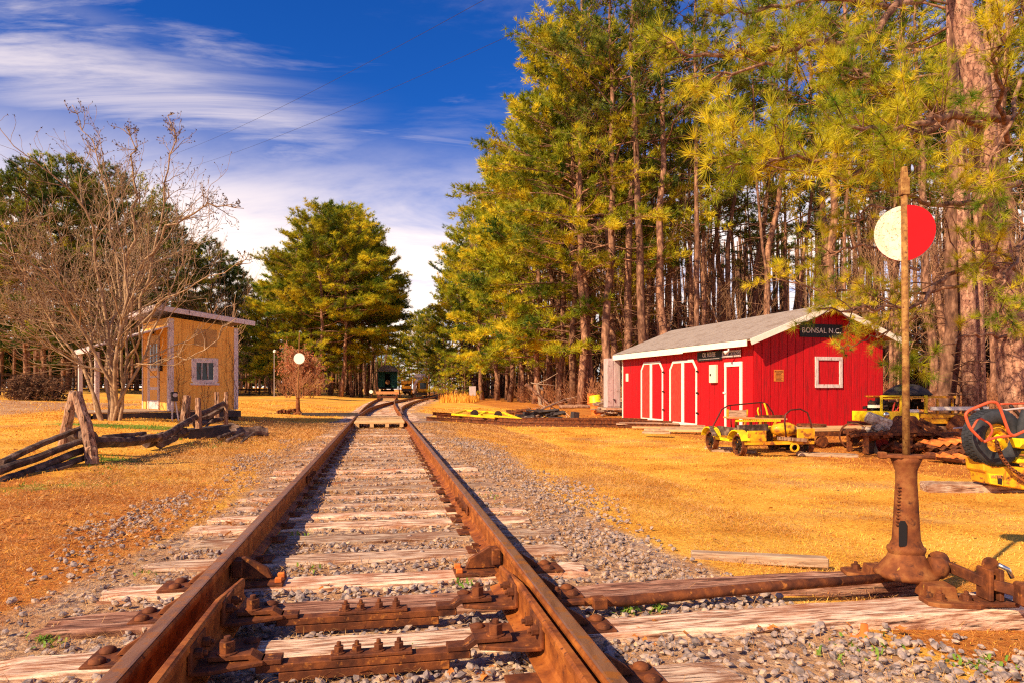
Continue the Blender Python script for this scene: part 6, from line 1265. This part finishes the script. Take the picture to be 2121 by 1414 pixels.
# ---- big yellow wheeled machine at the right edge
d1 = 7.9; z = float(gz((2060 - CX) / F * d1, d1)); g = thing('tie_machine', 'yellow machine with a fat black tyre and red tube guard at the right edge', 'machine', ((2060 - CX) / F * d1, d1, 0), 0); q1 = F / d1
def P_(px, py, dy=0): return np.array(((px - 2060) / q1 * (1 + dy / d1) + (2060 - CX) / F * dy, dy, CAMZ + (HY - py) * (d1 + dy) / F))
def bq(m_, x0, x1, y0, y1, ya, yb, R=None): a = P_(x0, y0, 0); b = P_(x1, y1, 0); return m_.box(((a[0] + b[0]) / 2, (ya + yb) / 2, (a[2] + b[2]) / 2), (abs(b[0] - a[0]), yb - ya, abs(b[2] - a[2])), I3 if R is None else R)
a_ = P_(2008, 947); pts = [P_(2030, 948), P_(2032, 974), P_(2038, 977), P_(2044, 1001), P_(2140, 1016), P_(2140, 968), P_(2060, 962)]
MB().prism([(p[0], p[2]) for p in pts], -.0, .32, np.array([[1., 0, 0], [0, 0, -1.], [0, 1, 0]]), (0, .27, 0)).build('chassis_box', m_yel, g, bevel=.012)
MB().prism([(p[0], p[2]) for p in (P_(2040, 978), P_(2070, 981), P_(2070, 1004), P_(2045, 1000))], -.0, .012, np.array([[1., 0, 0], [0, 0, -1.], [0, 1, 0]]), (0, -.052, 0)).build('name_plate', m_yelb, g, bevel=.003)
tm = text_mb('WHITING', .055, m_orap, .003, 1.0, .13); obj('lettering', tm, g, loc=tuple(P_(2055, 985) + (0, -.070, 0)))
MB().prism([(p[0], p[2]) for p in (P_(2057, 982), P_(2068, 983), P_(2066, 1001), P_(2058, 999))], 0, .004, np.array([[1., 0, 0], [0, 0, -1.], [0, 1, 0]]), (0, -.066, 0)).build('rust_stain', m_blk, g)
tc_ = P_(2056, 905, .02); rt = 58 / q1
tyre = MB(); pr_ = [(rt * .55, -.10), (rt * .86, -.115), (rt * .98, -.095), (rt, -.07), (rt, .07), (rt * .98, .095), (rt * .86, .115), (rt * .55, .10), (rt * .50, .06), (rt * .50, -.06), (rt * .55, -.10)]
Rt = rotz(radians(-84)) @ roty(pi / 2)
ty = tyre.lathe(pr_, 40, R=Rt, o=tc_).build('tyre', m_tyre, g, smooth=True)
tr_ = MB()
for q in range(44):
    for k2 in (-.055, 0, .055):
        a2 = (q + (.5 if k2 == 0 else 0)) * 2 * pi / 44; c2 = np.array((rt * 1.003 * cos(a2), rt * 1.003 * sin(a2), k2)) @ Rt.T + tc_; tr_.box(c2, (.012, .026, .042), Rt @ rotz(a2))
tr_.build('tread', m_tyre, ty)
MB().lathe([(0, .03), (rt * .2, .03), (rt * .22, .07), (rt * .36, .07), (rt * .48, .03), (rt * .54, .085), (rt * .56, .085), (rt * .52, -.02), (rt * .3, -.04), (0, -.04)], 28, R=Rt, o=tc_).build('rim', m_yel, g, smooth=True)
def tb(pts, r, nm, mt, k=8):
    P = np.array([P_(*p) for p in pts]); 
    f = np.linspace(0, len(P) - 1, len(P) * 5); Q = np.stack([np.interp(f, range(len(P)), P[:, a]) for a in range(3)], 1)
    for _ in range(2): Q[1:-1] = (Q[:-2] + 2 * Q[1:-1] + Q[2:]) / 4
    return MB().tube(Q, r, k).build(nm, mt, g, smooth=True)
tb([(2035, 912, -.35), (2008, 885, -.35), (1999, 858, -.35), (2006, 849, -.35), (2050, 831, -.35), (2064, 832, -.35), (2072, 845, -.35), (2090, 896, -.35), (2100, 902, -.35), (2125, 890, -.35)], .016, 'tube_guard', m_redtube)
tb([(2038, 914, -.33), (2062, 905, -.33), (2098, 901, -.34)], .015, 'tube_guard', m_redtube)
tb([(2014, 886, -.3), (2024, 868, -.25), (2032, 865, -.2), (2052, 878, -.2), (2056, 893, -.2), (2042, 914, -.3)], .012, 'tube_guard', m_redtube)
tb([(2030, 840, .1), (2048, 872, .15)], .02, 'strut', m_blk); tb([(2072, 836, .3), (2140, 834, .3)], .012, 'strut', m_redtube); tb([(2092, 838, .2), (2130, 878, .2)], .02, 'strut', m_blk); tb([(2056, 869, 0), (2140, 868, 0)], .01, 'strut', m_chr); tb([(2048, 856, .1), (2075, 849, .1), (2140, 842, .1)], .012, 'strut', m_gal)
m_ = MB(); bq(m_, 2068, 2140, 874, 886, .0, .6); bq(m_, 2080, 2140, 890, 930, .15, .6); m_.build('hopper', m_orap, g, bevel=.02)
tb([(2062, 905, -.05), (2085, 930, .05), (2130, 930, .05)], .05, 'axle_housing', m_yelb, 12)
m_ = MB(); bq(m_, 2088, 2112, 905, 925, -.2, .1); bq(m_, 2060, 2078, 935, 960, -.05, .1); bq(m_, 2095, 2140, 945, 957, -.1, .3); m_.build('bracket', m_yelb, g, bevel=.012)
ch = MB(); f_ = np.linspace(0, 1, 26)
for q, f in enumerate(f_):
    p = P_(np.interp(f, [0, .3, .6, 1], [2064, 2074, 2092, 2128]), np.interp(f, [0, .3, .6, 1], [914, 945, 968, 992]), -.16); ch.lathe([(.010, -.008), (.022, -.008), (.022, .008), (.010, .008), (.010, -.008)], 8, R=rotx(pi / 2 + (q % 2) * 1.2), o=p)
ch.build('chain', m_rust, g)
m_ = MB(); bq(m_, 2070, 2125, 955, 975, .1, .3); bq(m_, 2110, 2140, 880, 960, .3, .5); m_.build('gearbox', m_blk, g)
tb([(2128, 850, -.1), (2118, 880, -.1), (2118, 905, -.1), (2124, 930, -.1)], .06, 'second_tyre', m_tyre, 10)
x, y, z = GP(2080, 1022); o = obj('timber_block', tie_mesh(1.7, .26, .16, 501), loc=(x + .1, y + .2, z + .09), rz=-.12); tag(o, 'old timber under the yellow wheeled machine', 'timber')

# ================================================================ stones, straw, grass (what nobody could count)
ico = [(0, .526, .851), (0, -.526, .851), (0, .526, -.851), (0, -.526, -.851), (.526, .851, 0), (-.526, .851, 0), (.526, -.851, 0), (-.526, -.851, 0), (.851, 0, .526), (-.851, 0, .526), (.851, 0, -.526), (-.851, 0, -.526)]
icof = [(0, 1, 8), (0, 8, 4), (0, 4, 5), (0, 5, 9), (0, 9, 1), (1, 6, 8), (8, 6, 10), (8, 10, 4), (4, 10, 2), (4, 2, 5), (5, 2, 11), (5, 11, 9), (9, 11, 7), (9, 7, 1), (1, 7, 6), (3, 6, 7), (3, 7, 11), (3, 11, 2), (3, 2, 10), (3, 10, 6)]
ico = np.array(ico); icof = np.array(icof)
def on_tie(s, t, m=.115):
    r = np.zeros(len(s), bool)
    for q in TIES:
        hi = 3.3 if abs(q - 2.87) < .01 or abs(q - 3.36) < .01 else 1.28
        r |= (abs(s - q) < m) & (t > -1.35) & (t < hi)
    return r
r_ = np.random.RandomState(99)
n0 = 60000; u = r_.rand(n0); s = 1.4 + 13.5 * u ** 1.75; t = r_.uniform(-3.1, 3.9, n0)
keep = ~(on_tie(s, t) & (r_.rand(n0) > .03)) & (abs(abs(t) - .75) > .06); lump = np.sin(s * 3.1 + t * 2.3) * np.sin(t * 4.1 - s * 1.7) + .6 * np.sin(s * 7.3 + 1) * np.sin(t * 6.7)
edge = np.where(t < 0, 2.12 + .25 * np.sin(s * 1.3), 2.25 + .2 * np.sin(s * 1.1) + .9 * np.clip(3.0 - s, 0, 1)); fade = np.clip((edge - abs(t)) / .4, 0, 1)
keep &= r_.rand(n0) < fade * np.clip(.80 + .35 * lump, .2, 1) * np.where((t > -1.75) & (t < -1.2), .35, 1) * np.where((s > 5) & (abs(t) < 1.4), .55, 1)
s, t = s[keep], t[keep]; n1 = len(s); x, y = PX0 + UX * s + VX * t, PY0 + UY * s + VY * t
sz = (.007 + .016 * r_.rand(n1) ** 1.5) * (1 + .25 * (r_.rand(n1) > .9)) * (1 + np.clip(s - 6, 0, 9) * .05)
V = ico[None] * (1 + r_.randn(n1, 12, 1) * .16); V = V * (sz[:, None] * np.stack([r_.uniform(.8, 1.35, n1), r_.uniform(.7, 1.1, n1), r_.uniform(.45, .9, n1)], 1))[:, None]
a = r_.rand(n1) * 2 * pi; b = r_.uniform(-.5, .5, n1); ca_, sa_, cb_, sb_ = np.cos(a)[:, None], np.sin(a)[:, None], np.cos(b)[:, None], np.sin(b)[:, None]
Vx, Vy, Vz = V[..., 0], V[..., 1], V[..., 2]; Vx, Vz = Vx * cb_ + Vz * sb_, -Vx * sb_ + Vz * cb_; Vx, Vy = Vx * ca_ - Vy * sa_, Vx * sa_ + Vy * ca_
V = np.stack([Vx + x[:, None], Vy + y[:, None], Vz + (gz(x, y) + r_.uniform(-.004, .022, n1))[:, None]], -1)
Fq = (icof[None] + (np.arange(n1) * 12)[:, None, None]).reshape(-1, 3)
me = raw_mesh('gravel', V.reshape(-1, 3), [Fq]); me.materials.append(m_stone); tag(obj('gravel', me), None, None, kind='stuff')
def blades(name, x, y, z, L_, w_, flat, mt, seed, upmin=.15):
    r_ = np.random.RandomState(seed); n = len(x); a = r_.rand(n) * 2 * pi; hor = flat * L_ * r_.uniform(.4, 1.2, n); up = L_ * r_.uniform(upmin, 1, n) * (1 - flat * .6)
    a2 = a + r_.uniform(.9, 2.2, n); bx_2, by_2 = np.cos(a2) * w_ / 2, np.sin(a2) * w_ / 2
    mx_2, my_2 = x + np.cos(a) * hor * .45, y + np.sin(a) * hor * .45; a3 = a + r_.uniform(-.9, .9, n)
    tx, ty = mx_2 + np.cos(a3) * hor * .6, my_2 + np.sin(a3) * hor * .6
    V = np.stack([np.stack([x - bx_2, y - by_2, z], 1), np.stack([x + bx_2, y + by_2, z], 1), np.stack([mx_2 + bx_2 * .8, my_2 + by_2 * .8, z + up * .75], 1), np.stack([mx_2 - bx_2 * .8, my_2 - by_2 * .8, z + up * .75], 1), np.stack([tx, ty, z + up * r_.uniform(.5, 1.1, n)], 1)], 1).reshape(-1, 3)
    i = np.arange(n) * 5; me = raw_mesh(name, V, [np.stack([i, i + 1, i + 2, i + 3], 1), np.stack([i + 3, i + 2, i + 4], 1)]); me.materials.append(mt); return tag(obj(name, me), None, None, kind='stuff')
def fan(n, d0, d1, r_, pw=1.0):
    d = d0 * (d1 / d0) ** (r_.rand(n) ** pw); th = r_.uniform(-.86, .86, n); return d * np.tan(th), d
r_ = np.random.RandomState(5)
def clump(x, y): return .5 + .25 * np.sin(x * 2.3 + 1.3 * np.sin(y * 1.7)) * np.sin(y * 2.9 + np.sin(x * 3.1)) + .25 * np.sin(x * 7.1 + 2 * np.sin(y * 5)) * np.sin(y * 8.3)
x, y = fan(430000, 2.3, 42, r_, .85); bal, grn_, stw_, dirt_ = masks(x, y)
k = (r_.rand(len(x)) > bal * 1.25) & (r_.rand(len(x)) < .15 + .85 * clump(x, y)) & (r_.rand(len(x)) > dirt_ * .6)
k &= ~((x > 3) & (np.abs((x - SC[0]) * sx_ + (y - SC[1]) * sy_ - 2.2) < 2.2) & (y > 19)); x, y, bal, grn_, stw_ = x[k], y[k], bal[k], grn_[k], stw_[k]; d = np.hypot(x, y)
Lb = (.030 + .0022 * d) * r_.uniform(.5, 1.7, len(x)) * (.6 + .8 * clump(x * .7, y * .7)); wb = np.maximum(.0028, d * .0008); z = gz(x, y) - .004
c = r_.rand(len(x)); isg = c < grn_ * .9; iss = (~isg) & (r_.rand(len(x)) < stw_ * np.where(x < 0, .45, .8))
blades('lawn', x[~isg & ~iss], y[~isg & ~iss], z[~isg & ~iss], Lb[~isg & ~iss], wb[~isg & ~iss], .8, m_straw, 1)
blades('pine_straw', x[iss], y[iss], z[iss], Lb[iss] * 1.3, wb[iss], 1.0, m_pinestraw, 2, .05); blades('green_grass', x[isg], y[isg], z[isg], Lb[isg] * 1.1, wb[isg], .5, m_weed, 3)
s = 1.4 + 20 * r_.rand(190000) ** 1.4; t = r_.uniform(-3.4, 3.6, 190000); x, y = PX0 + UX * s + VX * t, PY0 + UY * s + VY * t
k = (r_.rand(190000) < .2 + .35 * (t < -1.9) + .5 * ((t > -1.8) & (t < -1.2)) + .25 * (s > 5) + .8 * np.clip(np.sin(s * 2.1 + t * 3.7) * np.sin(t * 2.9 + 1 - s) + .25 * (abs(t) > 1), 0, 1)) & ~(on_tie(s, t) & (r_.rand(190000) > np.where(s > 5, .25, .07))); x, y, s = x[k], y[k], s[k]
blades('dry_straw', x, y, gz(x, y) + .012 + .016 * r_.rand(len(x)), r_.uniform(.03, .11, len(x)) * (1 + s * .03), np.maximum(.0013, s * .00055), 1.0, m_brownstraw, 4, .0)
# taller golden grass by the wood edge right of the curve
x, y, z = GD(950, 62); xx = x + r_.uniform(-1.4, 1.7, 900); yy = y + r_.uniform(-4, 6, 900); blades('tall_grass', xx, yy, gz(xx, yy), r_.uniform(.5, 1.3, 900), np.full(900, .05), .18, m_straw, 6, .6)
# fallen leaves
lf = MB(); lr = np.random.RandomState(8)
def leaf(x, y, z, sz_, r=lr):
    n = 9; a = np.linspace(0, 2 * pi, n, endpoint=False); rr = sz_ * (.55 + .45 * (np.arange(n) % 2)) * (1 + r.randn(n) * .15); R_ = rotz(r.rand() * 6.3) @ rotx(r.uniform(-.6, .6)) @ roty(r.uniform(-.6, .6))
    rim = np.c_[rr * np.cos(a) * 1.3, rr * np.sin(a) * .8, r.uniform(-.2, .5, n) * sz_ * .5]; V = np.concatenate([[[0, 0, 0]], rim]) @ R_.T + (x, y, z); lf.add(V, [[0, 1 + q, 1 + (q + 1) % n] for q in range(n)])
for px, py, n, sp_ in [(1000, 1410, 9, 40), (960, 1240, 7, 30), (860, 1405, 3, 30), (1150, 1200, 7, 60), (1190, 1330, 8, 40), (670, 1240, 2, 10), (1330, 1330, 4, 60), (1700, 1310, 6, 200), (1950, 1330, 8, 120), (790, 1405, 3, 20)]:
    for q in range(n): x, y, z = GP(px + lr.randn() * sp_, min(1460, py + lr.randn() * 10)); leaf(x, y, z + .035, lr.uniform(.012, .024))
for q in range(520):
    x, y = float(lr.uniform(-14, 14)), float(lr.uniform(3.2, 19)); leaf(x, y, float(gz(x, y)) + .03, lr.uniform(.012, .03))
for q in range(240): px, py = lr.uniform(-20, 560), lr.uniform(860, 1130); x, y, z = GP(px, py); leaf(x, y, z + .03, lr.uniform(.015, .035))
tag(lf.build('fallen_leaves', m_leaf, None), None, None, kind='stuff')
# little green weeds
wd_ = []
for px, py, n, sp_ in [(515, 1150, 30, 12), (620, 1110, 18, 14), (1305, 1270, 34, 14), (1360, 1266, 26, 10), (960, 1215, 22, 18), (640, 1180, 12, 20), (1010, 1030, 16, 20), (95, 1335, 30, 20), (300, 1190, 14, 20), (860, 1355, 20, 14), (1760, 1350, 30, 60), (230, 960, 110, 28), (450, 918, 70, 22), (360, 905, 60, 14), (2030, 1380, 30, 30)]:
    for q in range(n): wd_.append(GP(px + lr.randn() * sp_, py + lr.randn() * sp_ * .3))
wd_ = np.array(wd_); blades('weeds', wd_[:, 0], wd_[:, 1], wd_[:, 2] + .01, np.full(len(wd_), .05) * np.maximum(1, wd_[:, 1] * .12), np.full(len(wd_), .013) * np.maximum(1, wd_[:, 1] * .15), .6, m_weed, 12, .4)
